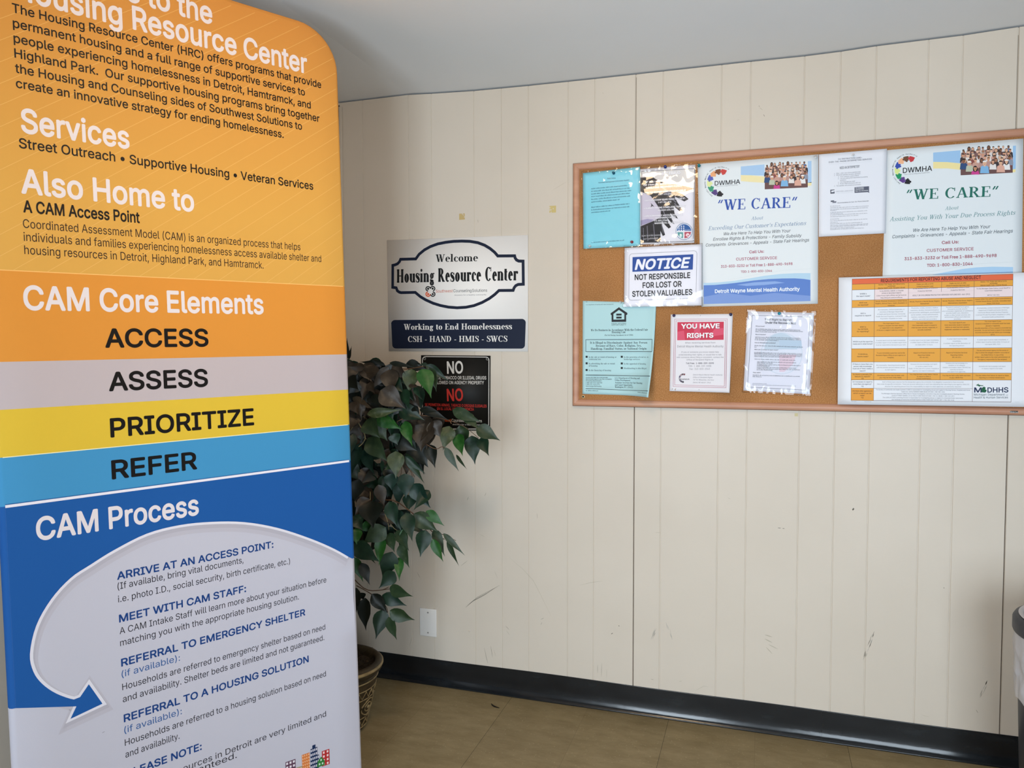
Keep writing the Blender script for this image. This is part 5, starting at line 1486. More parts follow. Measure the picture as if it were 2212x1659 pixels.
p = sheet('paper_poster', 'white poster with green WE CARE heading, right end of the cork board', 'poster', [(118, 258), (1520, 138), (1503, 1640), (74, 1680)], ZF, L0, 'sheet', '#dfe5e9')
logo(p, 345, 462, 128, 1.05, ['#c2333a', '#6b4630', '#f0b48c', '#2e4aa8', '#d9e690', '#15925e', '#5d3a86', '#17161c'])
p.text('DWMHA', (285, 492), (585, 468), 52, '#1f2026', bold=.014); p.text('Your Link to Integrated Healthcare', (300, 512), (560, 490), 10, '#6b6b73')
p.poly([(596, 283), (875, 259), (875, 392), (740, 380), (596, 378)], '#9cc2e6', 2); p.poly([(596, 378), (740, 380), (875, 394), (875, 460), (740, 444), (596, 446)], '#efdfa0', 2)
p.poly([(1412, 214), (1443, 211), (1440, 450), (1410, 455)], '#9cc2e6', 2); p.poly([(1410, 455), (1440, 450), (1438, 483), (1408, 485)], '#efdfa0', 2)
crowd(p, 877, 222, 1410, 515, -.05, 5)
G_ = '#1a6a5c'
p.text('“WE CARE”', (320, 766), (1262, 730), 104, G_, 'book', lay=3)
p.text('About', (718, 872), (858, 862), 36, '#5f8f92', 'ital', shear=.22)
p.text('Assisting You With Your Due Process Rights', (152, 986), (1440, 918), 44, '#4f8488', 'ital', shear=.22)
p.text('We Are Here To Help You With Your', (392, 1094), (1182, 1055), 33, '#45505a', bold=.008, shear=.2)
p.text('Complaints - Grievances - Appeals - State Fair Hearings', (178, 1160), (1412, 1100), 33, '#45505a', bold=.008, shear=.2)
M_ = '#9c4256'
p.text('Call Us:', (684, 1218), (858, 1210), 30, M_, bold=.02); p.text('CUSTOMER SERVICE', (530, 1300), (1010, 1282), 30, M_, bold=.014)
p.text('313-833-3232 or Toll Free 1-888-490-9698', (302, 1384), (1245, 1350), 30, M_, bold=.018); p.text('TDD: 1-800-830-1044', (532, 1452), (1000, 1434), 30, M_, bold=.018)
p.poly([(590, 1532), (760, 1500), (900, 1474), (1040, 1458), (1200, 1451), (1414, 1454), (1412, 1620), (590, 1640)], '#a9cbe8', 2)
p.poly([(590, 1532), (880, 1520), (1150, 1513), (1412, 1502), (1412, 1620), (590, 1640)], '#7fa9d6', 3); p.poly([(560, 1534), (900, 1530), (1412, 1515), (1412, 1620), (560, 1640)], '#dfe5e9', 4)
p.line([(160, 1532), (420, 1526), (700, 1480), (1000, 1425), (1410, 1402)], 2, '#c9d0d4', 2)
done(p)

# --- interpreter sheet
p = sheet('paper_notice', 'white interpreter instruction sheet between the two WE CARE posters', 'notice', [(210, 243), (1270, 153), (1245, 1470), (206, 1526)], ZE, L1, 'sheet', '#e4e6ee')
G1 = '#5a5d6b'
p.text('CLI INSTRUCTION CARD-', (508, 326), (882, 302), 22, G1, bold=.01); p.text('OVER-THE-PHONE INTERPRETING SERVICES', (360, 376), (1034, 324), 22, G1, bold=.012)
p.line([(360, 398), (1034, 352)], 2, '#c6c9d2', 2)
p.text('NEED AN INTERPRETER?', (534, 470), (842, 446), 36, '#4b4e5c', bold=.012)
for n_i, s_, x0, y0, x1, y1 in (('1.', 'DIAL 1-800-225-5254 to ENTER CODE', 480, 548, 858, 524), ('2.', 'When the operator answers, tell them:', 480, 574, 858, 550), ('a.', 'Your customer code is SWCS', 540, 598, 830, 580), ('b.', 'You are calling from Southwest Counseling', 540, 626, 968, 598), ('', 'Solutions', 540, 654, 632, 646), ('c.', 'The language you need', 540, 682, 770, 666), ('d.', 'If you need a third party dial-out', 540, 708, 858, 688), ('3.', 'The operator will connect you promptly', 480, 742, 866, 718)):
    p.text(s_, (x0, y0), (x1, y1), 17, G1, lay=3)
    if n_i: p.text(n_i, (x0 - 32, y0 + 2), (x0 - 18, y0 + 1), 16, G1)
p.poly([(388, 856), (454, 851), (452, 788), (386, 793)], G1, 2); p.poly([(402, 832), (440, 829), (438, 805), (401, 808)], '#e4e6ee', 3); p.poly([(420, 822), (454, 820), (454, 800), (420, 803)], '#e4e6ee', 4)
p.text('CERTIFIED LANGUAGES', (472, 830), (742, 814), 17, '#8b8d99'); p.line([(476, 848), (740, 834)], 2, '#b3b5bf', 2)
p.poly([(764, 842), (968, 830), (998, 842), (990, 828), (990, 738), (764, 755)], '#565a6c', 2)
for s_, y0 in (('Get languages.', 776), ('Understand more.', 798), ('Real-time Worldwide.', 822)): p.text(s_, (778, y0), (912 if 'W' not in s_ else 978, y0 - 12), 15, '#eceef4', bold=.01)
p.poly([(394, 985), (446, 980), (446, 958), (394, 963)], G1, 2); p.poly([(420, 1000), (480, 996), (480, 970), (420, 976)], '#7b7e8c', 3)
p.text('Recommendations for Over-the-Phone Interpreter', (498, 1006), (986, 974), 16, G1, bold=.01)
for k, (xe, y0) in enumerate(((545, 1056), (986, 1082), (972, 1108), (490, 1124), (965, 1154), (580, 1174), (972, 1194), (832, 1220), (525, 1258), (965, 1284), (502, 1310), (884, 1332), (975, 1358), (972, 1376), (758, 1400), (910, 1420))):
    p.greek((386, y0), (xe, y0 - (xe - 386) * .052), 9, '#8a8c98', 40 + k)
done(p)

# --- blue NOTICE sheet
ZN = (1330, 520, 210 / 2177)
p = sheet('paper_notice', 'white sheet headed NOTICE on blue, about lost or stolen valuables', 'notice', [(200, 160), (1925, 75), (1925, 1450), (185, 1480)], ZN, L3, 'sheet', '#e6e4ea')
fr = arcpts(370, 360, 62, 66, 180, 90, 5) + arcpts(1750, 285, 68, 60, 90, 0, 5) + arcpts(1735, 1225, 64, 66, 0, -90, 5) + arcpts(355, 1270, 62, 64, -90, -180, 5)
p.frame(fr, 6, '#6c6a72', 2)
p.poly([(374, 696), (1726, 645), (1738, 304), (378, 368)], '#2a519c', 2)
p.text('NOTICE', (424, 645), (1676, 598), 228, '#eceaee', bold=.03, shear=.22, lay=4)
for s_, x0, y0, x1, y1 in (('NOT RESPONSIBLE', 426, 880, 1670, 832), ('FOR LOST OR', 602, 1058, 1476, 1026), ('STOLEN VALUABLES', 370, 1252, 1716, 1208)):
    p.text(s_, (x0, y0), (x1, y1), 124, '#201d24', bold=.02, lay=4)
done(p); sleeve(p, [(188, 110), (1945, 60), (1950, 1462), (165, 1488)], 12.3, amp=.0017, calm=.04)


# --- teal housing poster, lower right corner curling off
def curl_hud(p):
    def f(a, b_):
        c = p.cor; d = (a - c[3][0]) / (c[2][0] - c[3][0]); e = (c[0][1] - b_) / (c[0][1] - c[3][1])
        k = max(0, d * .75 + e * .55 - .92); s = max(0, d - .9)
        return .09 * k * k / .14 + s * s * .30
    return f


p = sheet('paper_poster', 'pale teal fair housing poster with a black house emblem, lower left of the cork board', 'poster', [(160, 276), (1040, 300), (985, 1412), (156, 1388)], ZB, L0, 'sheet', '#b3d8dc', bend=curl_hud, nx=26, ny=30)
K = '#22303a'
p.text('U.S. Department of Housing and Urban Development', (198, 328), (528, 322), 12, K, lay=3); p.greek((196, 292), (216, 292), 6, K, 1)
p.poly([(494, 442), (494, 424), (592, 352), (692, 420), (692, 440), (678, 446), (678, 526), (504, 528), (504, 448)], '#1c1e24', 2)
p.poly([(526, 500), (656, 498), (656, 428), (592, 384), (526, 432)], '#b3d8dc', 3)
p.poly([(560, 452), (624, 451), (624, 428), (560, 429)], '#1c1e24', 4); p.poly([(560, 488), (624, 487), (624, 464), (560, 465)], '#1c1e24', 4)
p.text('EQUAL HOUSING', (504, 552), (678, 550), 13, K); p.text('OPPORTUNITY', (504, 572), (678, 570), 17, K)
p.text('We Do Business in Accordance With the Federal Fair', (256, 638), (938, 632), 25, K, 'times'); p.text('Housing Law', (506, 662), (672, 660), 25, K, 'times'); p.text('(The Fair Housing Amendments Act of 1988)', (420, 694), (760, 692), 16, K, 'book')
p.frame([(196, 882), (992, 882), (990, 736), (196, 740)], 5, K, 3)
for s_, x0, x1, y in (('It is Illegal to Discriminate Against Any Person', 248, 932, 788), ('Because of Race, Color, Religion, Sex,', 316, 862, 824), ('Handicap, Familial Status, or National Origin', 256, 924, 860)): p.text(s_, (x0, y), (x1, y - 2), 25, K, 'times')
for x, y in ((206, 944), (206, 1022), (206, 1102), (626, 944), (626, 1024), (626, 1078)): p.rect(x - 12, y - 12, x + 12, y + 12, '#1a1c22', 3)
for s_, x0, x1, y in (('In the sale or rental of housing or', 232, 562, 956), ('residential lots', 232, 376, 982), ('In advertising the sale or rental', 232, 542, 1034), ('of housing', 232, 336, 1060), ('In the financing of housing', 232, 498, 1114), ('In the provision of real estate', 652, 952, 956), ('brokerage services', 652, 842, 982), ('In the appraisal of housing', 652, 922, 1036), ('Blockbusting is also illegal', 652, 930, 1090)): p.text(s_, (x0, y), (x1, y), 18, '#3d4e58', 'book')
p.line([(194, 1162), (984, 1170)], 6, K, 3); p.line([(194, 1324), (972, 1340)], 5, K, 3)
for s_, x0, x1, y in (('Anyone who feels he or she has been', 194, 460, 1202), ('discriminated against may file a complaint', 194, 506, 1222), ('of housing discrimination:', 194, 388, 1242), ('1-800-669-9777 (Toll Free)', 194, 392, 1264), ('1-800-927-9275 (TTY)', 194, 362, 1284), ('www.hud.gov/fairhousing', 194, 382, 1306)): p.text(s_, (x0, y - 6), (x1, y - 4), 13, K, bold=.01)
for s_, x1, y in (('U.S. Department of Housing and', 848, 1206), ('Urban Development', 730, 1232), ('Assistant Secretary for Fair Housing', 886, 1262), ('and Equal Opportunity', 758, 1288), ('Washington, D.C. 20410', 766, 1314)): p.text(s_, (544, y), (x1, y + 2), 19, K, 'times')
p.greek((196, 1354), (344, 1356), 8, K, 8); p.greek((832, 1366), (968, 1370), 7, K, 9)
done(p)


# --- YOU HAVE RIGHTS
def curl_rights(p):
    def f(a, b_):
        c = p.cor; d = (a - c[3][0]) / (c[2][0] - c[3][0]); e = (c[0][1] - b_) / (c[0][1] - c[3][1])
        k = max(0, e - .72); s = max(0, d - .88) * max(0, e - .3)
        return k * k * .10 + s * .06
    return f


ZR = (1440, 660, 160 / 1327)
p = sheet('paper_notice', 'white sheet with a red YOU HAVE RIGHTS heading, held by two dark pins', 'notice', [(74, 160), (1186, 150), (1130, 1560), (56, 1530)], ZR, L0, 'sheet', '#e4e1e6', bend=curl_rights, nx=22, ny=26)
RM = '#b5536e'
p.frame([(142, 246), (1086, 238), (1064, 1472), (118, 1448)], 5, RM, 2); p.frame([(168, 274), (1058, 264), (1036, 1444), (146, 1420)], 5, RM, 2)
p.poly([(190, 622), (1022, 614), (1026, 290), (194, 298)], '#c92f4c', 2)
for q in ([(190, 622), (330, 620), (310, 450), (192, 470)], [(480, 300), (600, 298), (600, 618), (500, 618)], [(760, 560), (1022, 520), (1026, 400), (860, 420)]): p.poly(q, '#d8506c', 3)
for s_, x0, y0, x1, y1 in (('YOU HAVE', 260, 412, 950, 404), ('RIGHTS', 366, 578, 838, 572)):
    p.text(s_, (x0 + 5, y0 + 6), (x1 + 5, y1 + 6), 84, '#5d2030', bold=.035, lay=4); p.text(s_, (x0, y0), (x1, y1), 84, '#f4f0f4', bold=.035, lay=5)
G1 = '#75717c'
for s_, x0, y0, x1, y1, c in (('When receiving services from', 330, 680, 872, 676, 26), ('Detroit Wayne Mental Health Authority', 192, 750, 1018, 748, 36), ('If you or someone you know needs help', 264, 846, 936, 844, 25), ('understanding their rights, or would like to talk', 214, 894, 984, 892, 25), ('with someone about filing a complaint, contact the', 180, 940, 1020, 938, 25), ('Office of Recipient Rights at', 358, 984, 834, 982, 25), ('TDD:  1-888-339-5588', 388, 1098, 798, 1096, 28), ('Fax:  313-833-2043', 412, 1150, 774, 1148, 28)): p.text(s_, (x0, y0), (x1, y1), c, G1, bold=.0)
p.text('Toll Free:  1-888-339-5595', (346, 1048), (846, 1046), 28, '#5c5863', bold=.02)
for s_, x0, y0, x1, y1 in (('Detroit Wayne Mental Health Authority', 472, 1250, 1002, 1254), ('Office of Recipient Rights', 472, 1296, 824, 1298), ('707 W. Milwaukee, 2nd floor', 472, 1340, 852, 1344), ('Detroit, MI 48202-2943', 472, 1388, 790, 1392)): p.text(s_, (x0, y0), (x1, y1), 22, G1, shear=.2)
logo(p, 300, 1300, 74, .6, ['#7a4a52', '#5d4a50', '#a58a90', '#5a5570', '#a9a3a8', '#6b6673', '#4b4456', '#3d3842'], False)
p.text('DWMHA', (252, 1334), (410, 1332), 26, '#4b4650', bold=.012)
p.poly([(98, 1490), (118, 1482), (104, 1508)], '#8a7f76', 3); p.poly([(160, 1532), (150, 1500), (176, 1478), (164, 1500)], '#8d6a4a', 3)
for x, y in ((606, 182), (584, 1508)): p.ell(x, y, 6, 6, '#6b6670', 3, 8)
done(p)

# --- recovery act sheet in a crinkled sleeve
p = sheet('paper_notice', 'grey-white typed sheet about the Recovery Act in a shiny crinkled sleeve', 'notice', [(420, 92), (1500, 118), (1425, 1446), (345, 1384)], ZD, L0, 'sheet', '#dedde6')
p.frame([(490, 160), (1432, 186), (1358, 1378), (412, 1326)], 6, '#5d5f6c', 3)
p.ell(970, 780, 340, 340, '#cdd5df', 1, 40); p.ell(970, 780, 328, 328, '#dadce6', 2, 40); p.ell(955, 740, 270, 290, '#c3cfda', 3, 24, 5, 175); p.poly([(930, 800), (1210, 800), (1150, 960), (1010, 1080), (930, 1080)], '#ddc9d4', 3)
p.poly([(930, 560), (1290, 570), (1300, 700), (930, 690)], '#bccbd9', 4)
K = '#3a3b46'
p.text('Your Right to Report', (690, 240), (1130, 254), 34, K, bold=.015, lay=5); p.text('Under the Recovery Act!', (700, 292), (1196, 306), 34, K, bold=.02, lay=5)
for s_, x0, y0, x1 in (('Did you know?', 546, 342, 692), ('Why is it important?', 540, 478, 712), ('How are Whistleblowers protected?', 530, 612, 872), ('Who can I contact to learn more?', 524, 724, 912), ('Stay alert!', 502, 1098, 622)): p.text(s_, (x0, y0), (x1, y0 + (x1 - x0) * .022), 16, K, bold=.012, lay=5)
ys = [(545, 388, 1268), (542, 408, 1312), (540, 432, 888), (538, 520, 1284), (536, 544, 1290), (534, 566, 920), (528, 660, 1318), (526, 682, 560), (524, 772, 1306), (524, 792, 1300), (526, 814, 1300), (526, 834, 1136), (528, 880, 1188), (570, 922, 1216), (568, 942, 824), (568, 966, 1280), (566, 986, 770), (564, 1010, 1204), (564, 1034, 1266), (562, 1054, 822), (498, 1140, 1266), (496, 1164, 640), (494, 1274, 730), (492, 1296, 1200)]
for k, (x0, y0, x1) in enumerate(ys): p.greek((x0, y0), (x1, y0 + (x1 - x0) * .030), 11 if k < 22 else 8, '#5c5e6b' if k < 22 else '#8b8d9a', 70 + k, 5)
done(p); sleeve(p, [(402, 66), (1532, 92), (1446, 1474), (328, 1412)], 21.9, amp=.0026, scale=22, calm=.10)

# --- reporting requirements table
p = sheet('paper_chart', 'wide white chart with orange rows on reporting abuse, lower right of the cork board', 'chart', [(110, 98), (2330, 38), (2332, 1506), (98, 1476)], ZG, L4, 'sheet', '#e6e8ee')
RY = [(115, 60), (172, 122), (233, 188), (347, 305), (425, 392), (578, 555), (743, 733), (872, 862), (1015, 1013), (1135, 1136), (1210, 1212), (1300, 1308), (1432, 1452)]
CT = [255, 500, 868, 1228, 1582, 2003]; CB = [243, 487, 852, 1205, 1560, 1981]


def cell(r, c):          # grid corner
    yl, yr = RY[r]; v = (yl - 115) / (1432 - 115); x = CT[c] + (CB[c] - CT[c]) * v; u = (CT[c] - 255) / (2003 - 255)
    return x, yl + (yr - yl) * u


ORG, PNK, LN = '#e6a33c', '#ecd9da', '#6a4a3c'


def fill(r0, r1, c0, c1, col): p.poly([cell(r1, c0), cell(r1, c1), cell(r0, c1), cell(r0, c0)], col, 1)


fill(0, 1, 0, 5, '#e2683f')
for r in (1, 3, 5, 7, 9): fill(r, r + 1, 0, 5, ORG)
fill(11, 12, 0, 1, '#e39a34'); fill(2, 3, 1, 5, PNK)
for r in range(13):
    if r == 11: p.line([cell(11, 0), cell(11, 4)], 3, LN, 2)
    else: p.line([cell(r, 0), cell(r, 5)], 4, LN, 2)
for c in range(6):
    top = 0 if c in (0, 5) else 1; bt = 12
    if c in (2, 3): bt = 10
    if c == 3:
        p.line([cell(1, c), cell(2, c)], 3.5, LN, 2); a = cell(2, c); p.line([a, (a[0] - 2, a[1] + 45)], 3, LN, 2); p.line([cell(3, c), cell(10, c)], 3.5, LN, 2); continue
    p.line([cell(top, c), cell(bt, c)], 3.5, LN, 2)
p.text('REQUIREMENTS FOR REPORTING ABUSE AND NEGLECT', (566, 148), (1654, 112), 34, '#421616', bold=.022)
DB = '#5a3415'; GT = '#5d606c'


def ctext(r0, r1, c0, c1, lines, cap, col, bold=.0, pad=.06, fit=None):
    """centred lines of print inside a cell"""
    a, b_, c_, d_ = cell(r0, c0), cell(r0, c1), cell(r1, c0), cell(r1, c1)
    n = len(lines); Hc_ = (c_[1] - a[1] + d_[1] - b_[1]) / 2; wmax = (b_[0] - a[0]) * (1 - 2 * pad)
    sp_ = min(24.5, Hc_ / (n + .35)); mlen = max(len(q) for q in lines)
    for i, q in enumerate(lines):
        if not q: continue
        v = .5 + (i - (n - 1) / 2) * sp_ / Hc_ + cap * .5 / Hc_
        xl = a[0] + (c_[0] - a[0]) * v; xr = b_[0] + (d_[0] - b_[0]) * v; yl = a[1] + (c_[1] - a[1]) * v; yr = b_[1] + (d_[1] - b_[1]) * v
        w = min(wmax, len(q) * cap * (fit or .68)); m_ = (xl + xr) / 2
        f = lambda x: yl + (yr - yl) * (x - xl) / (xr - xl)
        p.text(q, (m_ - w / 2, f(m_ - w / 2)), (m_ + w / 2, f(m_ + w / 2)), cap, col, bold=bold, res=1)


K1 = 13
for r, L_ in ((2, ['WHERE is', 'the report made?']), (3, ['WHAT must', 'be reported?']), (4, ['WHO is', 'required to report?']), (5, ['WHAT is', 'the CRITERIA', 'for reporting?']), (6, ['WHEN must the report be', 'made and in what format?']), (7, ['TO WHOM are', 'reports made?']), (8, ['If there is more than one', 'person with knowledge', 'must all of them make a', 'report?']), (9, ['Is there a penalty for', 'failure to report?', 'YES']), (10, ['Is it necessary to report to', 'more than one agency?', 'YES']), (11, ['Are there other agencies to', 'which a report can be', 'made?', 'YES'])):
    ctext(r, r + 1, 0, 1, L_, K1, '#4b2a12' if r % 2 else '#4b4e5a', .014, fit=.72)
K2 = 12
for c, L_ in ((1, ['Section 723, Public Act 258 of 1974', 'as amended', '(Mental Health Code-Recipient Abuse)']), (2, ['Public Act 238 of 1975', '(Child Protection Law)']), (3, ['Public Act 519 of 1982', '(Adult Protective Services Law)']), (4, ['Section 723, Public Act 258 of 1974', 'as amended', '(Mental Health Code-Criminal Abuse)'])): ctext(1, 2, c, c + 1, L_, K2, '#4b2410', .014)
ctext(2, 3, 1, 2, ['To the MDHHS, CMHSP, or Hospital', 'OFFICE OF RECIPIENT RIGHTS', 'A list of local rights offices can be found at', 'http://tinyurl.com/orroffices'], K2, '#5d4a50', .012)
p.text('To the MDHHS Office of Childrens', (912, 226), (1182, 216), K2, '#5d4a50', bold=.01); p.text('Protective Services', (968, 252), (1120, 246), K2, '#5d4a50', bold=.01); p.text('To the MDHHS Office of Adult', (1284, 216), (1528, 208), K2, '#5d4a50', bold=.01); p.text('Protective Services', (1326, 242), (1478, 236), K2, '#5d4a50', bold=.01)
p.line([(870, 265), (1580, 240)], 1.5, '#cdb9bc', 2)
p.text('ADULT OR CHILDRENS PROTECTIVE SERVICES HOTLINE 855-444-3911', (910, 300), (1536, 286), 14, '#4d4550', bold=.012)
ctext(2, 3, 4, 5, ['To the Michigan State Police, Local Sheriff or', 'Local Police Department', '', 'MSP 517-332-2521'], K2, '#4d4550', .014)
ROWS = {3: [['Sexual, Physical, Emotional or Verbal Abuse,', 'Neglect, Serious Injury, Death, Retaliation or', 'Harassment'], ['Sexual, Physical or Mental Abuse, Neglect,', 'Maltreatment'], ['Sexual, Physical or Mental Abuse, Neglect,', 'Maltreatment, Exploitation'], ['Assault (other than patient-patient assault/battery),', 'Criminal Sexual Abuse, Homicide, Vulnerable Adult', 'Abuse, Child Abuse']],
        4: [['All employees, contract employees, or', 'volunteers of Michigan Department', 'of Health and Human Services, Community', 'Health Services Programs, Licensed Private', 'Psychiatric Hospitals or Units'], ['Physicians, nurses, coroners, medical', 'examiners, dentists, licensed emergency', 'care personnel, audiologists, psychologists,', 'social workers, school administrators,', 'teachers, counselors, law enforcement', 'officers, and child care providers'], ['Any person employed by an agency', 'licensed to provide, anyone', 'who is licensed, registered, or certified to', 'provide health care, education,', 'social, or other human services, law', 'enforcement officers and child care', 'providers'], ['All employees, contract employees of Michigan', 'Department of Health and Human Services,', 'Community Mental Health Services Programs,', 'Licensed Private Psychiatric Hospitals or Units;', 'All mental health professionals']],
        5: [['You must report if you:', 'Suspect a recipient has been abused', 'or neglected or any allegations', 'of abuse or neglect made by a recipient.', '', ''], ['You must report if you:', 'Have reasonable cause to suspect a', 'child has been abused, neglected, or', 'sexually exploited.', '', ''], ['You must report if you:', 'Have reasonable cause to suspect or', 'believe an adult has been abused,', 'neglected, exploited or maltreated.', '', ''], ['You must report if you:', 'Suspect a recipient or vulnerable adult has been', 'abused or neglected,', 'sexually assaulted, or if you suspect a homicide has', 'occurred. You do not have to report if the incident', 'occurred more than one year before your knowledge', 'of it.']],
        6: [['A verbal report must be made immediately.', 'A written report on an Incident report form', 'must be made before the end of your shift.'], ['A verbal report must be made immediately.', 'A written report on DHS form 3200 must', 'be made within 72 hours.'], ['A verbal report must be made', 'immediately.', 'A written report at the discretion of', 'the reporting person.'], ['A verbal report must be made immediately. A', 'written report must be made within 72 hours of', 'oral report (MCL 723)']],
        7: [['To your immediate supervisor and to the', 'Recipient Rights Office at your agency or', 'hospital.'], ['Report to Protective Services', 'Reporting Hotline', '855-444-3911'], ['Report to Protective Services', 'Reporting Hotline', '855-444-3911'], ['The law enforcement agency for the county or', 'city in which the alleged violation occurred or', 'the State Police. A copy of the', 'written report goes to the chief administrator of', 'the agency responsible for the recipient.']],
        8: [['Not necessarily. Reporting should comply', 'with the policies and procedures set up', 'by each agency.'], ['Someone who has knowledge must report', 'or cause a report to be', 'made. In the case of a school, hospital or', 'agency, one report is adequate.'], ['Someone who has knowledge of a', 'violation or an alleged', 'violation must make a report. MDHHS has', 'typically accepted', 'one report from agencies.'], ['Someone who has knowledge must report', 'or cause a report to be made.']],
        9: [['Disciplinary action may be taken, and', 'you may be held civilly liable.'], ['You may be held civilly liable. Failure', 'to report is also a', 'criminal misdemeanor.'], ['You may be held civilly liable and have', 'to pay a $500 fine.'], ['The law states that failure to report or false', 'reporting is a criminal misdemeanor.']]}
for r, cs in ROWS.items():
    for c, L_ in enumerate(cs): ctext(r, r + 1, c + 1, c + 2, L_, 11.5, DB if r % 2 else '#74777f', .012 if r % 2 else 0, .03)
ctext(10, 11, 1, 4, ['Each of these laws requires that the designated agency be contacted, if an allegation suspected to have occurred,', 'falls under its specific jurisdiction. There are several references in each law indicating that reporting to one agency does not', 'absolve the reporting person from the responsibility to report to other agencies, as statutorily required.'], 11.5, '#74777f', 0, .02)
ctext(11, 12, 1, 4, ['The Bureau of Community and Health Systems (LARA) is responsible for investigating abuse and neglect in Nursing Homes, Hospitals and Home', 'Health Care. Call the NURSING HOME ABUSE HOTLINE 1-800-882-6006', 'The Michigan Attorney General’s Office has an Abuse Investigation Unit which may also investigate abuse in Nursing Homes.', 'Call the ATTORNEY GENERAL 24 hour HEALTH CARE FRAUD HOTLINE 1-800-24-ABUSE / 1-800-242-2873', 'The LARA AFC/HFA Licensing Division is responsible for investigating abuse or neglect in a licensed foster care home.', 'Call The Bureau of Community and Health Systems (LARA) COMPLAINT INTAKE UNIT 1-866-856-0126'], 11, '#5d606c', .006, .02)
# department logo
NV2, GR2 = '#1c2c52', '#0f5a3a'
p.text('M', (1580, 1345), (1662, 1345), 53, NV2, bold=.022); p.text('DHHS', (1724, 1346), (1952, 1344), 54, NV2, bold=.022)
p.poly([(1662, 1345), (1658, 1322), (1664, 1300), (1676, 1288), (1690, 1284), (1704, 1292), (1704, 1306), (1698, 1316), (1708, 1314), (1716, 1322), (1712, 1336), (1700, 1348)], GR2, 4)
p.poly([(1598, 1268), (1618, 1258), (1632, 1248), (1626, 1260), (1652, 1268), (1684, 1270), (1672, 1278), (1648, 1276), (1636, 1284), (1624, 1274)], GR2, 4)
p.text('Michigan Department', (1578, 1380), (1912, 1380), 22, '#4a5a66', bold=.006); p.text('OF', (1926, 1381), (1950, 1381), 11, '#4a5a66'); p.text('Health & Human Services', (1576, 1412), (1948, 1410), 22, '#4a5a66', bold=.006)
p.greek((244, 1446), (304, 1447), 5, '#9a9ca6', 5); p.greek((388, 1450), (466, 1451), 5, '#9a9ca6', 6); p.line([(2022, 1452), (2072, 1452)], 2, '#b8bac2', 2); p.line([(150, 116), (186, 115)], 2, '#c6c8d0', 2); p.line([(150, 1434), (186, 1435)], 2, '#c6c8d0', 2)
done(p)

# --- push pins
PINP = [(0, 0), (.0052, 0), (.0055, .0012), (.0050, .0022), (.0030, .0034), (.0028, .0068), (.0036, .0082), (.0042, .0096), (.0038, .0110), (.0020, .0118), (0, .0120)]


def pin_mesh(mat):
    b = MB(); n = 18; vs = []
    for r, h in PINP:
        for i in range(n): vs.append((r * math.cos(2 * math.pi * i / n), -h, r * math.sin(2 * math.pi * i / n)))
    b.add(vs, [(j * n + i, (j + 1) * n + i, (j + 1) * n + (i + 1) % n, j * n + (i + 1) % n) for j in range(len(PINP) - 1) for i in range(n)], mat, True)
    return b


def clear_pin():
    m, nt, b_ = new_mat('clear_pin_plastic'); b_.inputs['Base Color'].default_value = (.9, .92, .92, 1); b_.inputs['Roughness'].default_value = .1; b_.inputs['Transmission Weight'].default_value = .75; b_.inputs['IOR'].default_value = 1.3
    return m


CP = clear_pin()
for px, py, off, mt, lab in [
    (1325.5, 373.5, L2 + .002, pm('#12566e', .25, .5), 'dark teal push pin at the top of the turquoise notice'), (1365, 522.5, L2 + .002, pm('#8e1f2a', .25, .5), 'red push pin at the bottom of the turquoise notice'),
    (1274, 531.5, L2 + .0004, CP, 'clear push pin at the lower left corner of the turquoise notice'), (1437, 360.5, L1 + .002, pm('#1d2f7a', .25, .5), 'blue push pin at the top of the eagle flyer'),
    (1510, 357.5, L1 + .002, pm('#127a80', .25, .5), 'teal push pin at the corner between the eagle flyer and blue-headed poster'), (1340.5, 653, L0 + .0004, CP, 'clear push pin at the top right of the teal housing poster'),
    (1455.5, 681.5, L0 + .0004, pm('#26174e', .25, .5), 'dark purple push pin at the top left of the YOU HAVE RIGHTS sheet'), (1578.5, 679.5, L0 + .0004, pm('#1c2350', .25, .5), 'navy push pin at the top right of the YOU HAVE RIGHTS sheet'),
    (1683.3, 677, L0 + .002, pm('#1c8ea6', .25, .5), 'bright teal push pin at the top of the crinkled sleeve'), (1762.5, 338.3, L1 + .0004, CP, 'clear push pin at the top right of the blue-headed poster'), (1843.5, 334.6, L1 + .0004, CP, 'clear push pin at the top of the interpreter sheet')]:
    x, z = wall_at(px, py, off + .005)
    o = pin_mesh(mt).build('push_pin', None, (x, D - off, z)); o.rotation_euler = (random.uniform(-.15, .15), 0, random.uniform(-.15, .15))
    tag(o, lab, 'push pin', 'push pins on the notice board')

# ------------------------------------------------------------------ waste bin at the right edge
BNX, BNY, BR = .880, 2.440, .200
def hz(px, py):          # height of a picture point on the bin's left flank
    r = ray(px, py); k = 2.50 / r.y; return HC + r.z * k
zt, zm, zl = hz(2197, 1322), hz(2197, 1352), hz(2205, 1490)
bin_ = thing('waste_bin', 'dark grey round waste bin with a pale liner bag, cut by the right edge', 'waste bin', (BNX, BNY, 0))
M_BIN = noisy('grey_bin_plastic', [(.3, '#2d2f36'), (.7, '#34363e')], 40, rough=.45, bump=.1, bscale=400)
b = MB(); b.lathe([(0, 0), (.162, 0), (.168, .006), (.19, zt - .03), (.192, zt - .012), (.186, zt - .012), (.16, .02), (0, .012)], M_BIN, 64); b.build('bin_body', bin_)
b = MB(); b.lathe([(.194, zm + .004), (.199, zm), (.2005, zm + .004), (.2005, zt - .008), (.196, zt), (.180, zt + .006), (.168, zt + .002), (.166, zt - .012), (.17, zt - .03)], M_BIN, 64); b.build('rim', bin_)
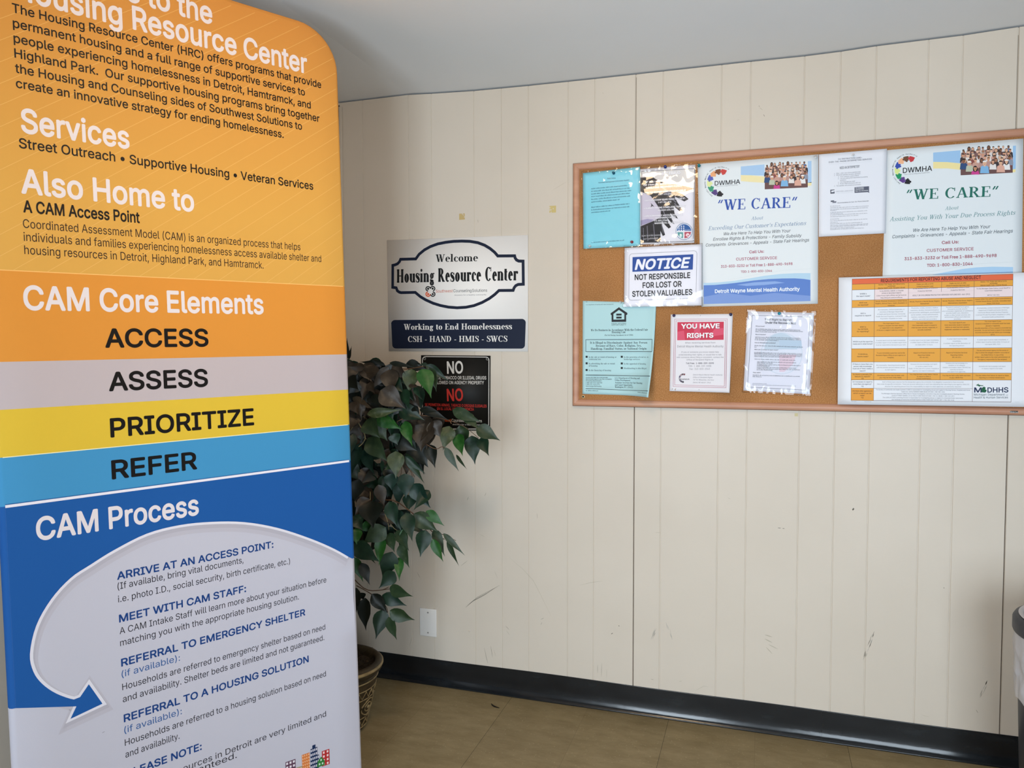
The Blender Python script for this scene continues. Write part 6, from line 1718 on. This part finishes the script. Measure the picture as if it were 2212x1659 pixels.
m, nt, bs = new_mat('liner_film'); bs.inputs['Base Color'].default_value = (.62, .62, .66, 1); bs.inputs['Roughness'].default_value = .3; bs.inputs['Alpha'].default_value = .82
b = MB(); n = 160; vs = []; K_ = 26
for j in range(K_ + 1):
    v = j / K_
    for i in range(n):
        a = 2 * math.pi * i / n
        w = noise.noise(Vector((math.cos(a) * 6, math.sin(a) * 6, v * 4))) + .6 * noise.noise(Vector((math.cos(a) * 15, math.sin(a) * 15, v * 9)))
        zlow = zl + .018 * noise.noise(Vector((math.cos(a) * 3, math.sin(a) * 3, 7)))
        z = (zm + .01) + (zlow - zm - .01) * v
        r = .1935 + .004 * min(1, v * 5) + .0055 * w * min(1, v * 4) - .008 * v
        vs.append((r * math.cos(a), r * math.sin(a), z))
b.add(vs, [(j * n + i, (j + 1) * n + i, (j + 1) * n + (i + 1) % n, j * n + (i + 1) % n) for j in range(K_) for i in range(n)], m, True)
b.lathe([(.170, zt - .02), (.171, zt + .002), (.178, zt + .0085), (.186, zt + .0065)], m, 90)
b.lathe([(.172, zt - .015), (.165, zt - .12), (.15, .2), (.12, .06), (0, .04)], m, 90, wob=lambda a, z: .004 * math.sin(a * 9 + z * 20))
b.build('liner_bag', bin_)

# ------------------------------------------------------------------ scrap on the floor
r = ray(1061, 1520.6); k = -HC / r.z; A = Vector((r.x * k, r.y * k, 0)); r = ray(1078.5, 1530); k = -HC / r.z; Bq = Vector((r.x * k, r.y * k, 0))
b = MB(); vs = []
for i in range(9):
    t_ = i / 8; c = A.lerp(Bq, t_) - A; d = (Bq - A).normalized(); nn = Vector((-d.y, d.x, 0)); c = c - nn * (.006 * math.sin(math.pi * t_)); w = .0032 * math.sin(math.pi * (.06 + .88 * t_))
    for h, s_ in ((.0004, -1), (.0004, 1), (.0024, 1), (.0024, -1)): vs.append(tuple(c + nn * w * s_ + Vector((0, 0, h))))
fs = [(4 * i + q, 4 * i + (q + 1) % 4, 4 * i + 4 + (q + 1) % 4, 4 * i + 4 + q) for i in range(8) for q in range(4)] + [(0, 1, 2, 3), (32, 35, 34, 33)]
b.add(vs, fs, pm('#1b1713', .6, .3)); o = b.build('dried_leaf_scrap', None, A)
tag(o, 'thin dark curved scrap lying on the floor tile near the skirting', 'scrap')
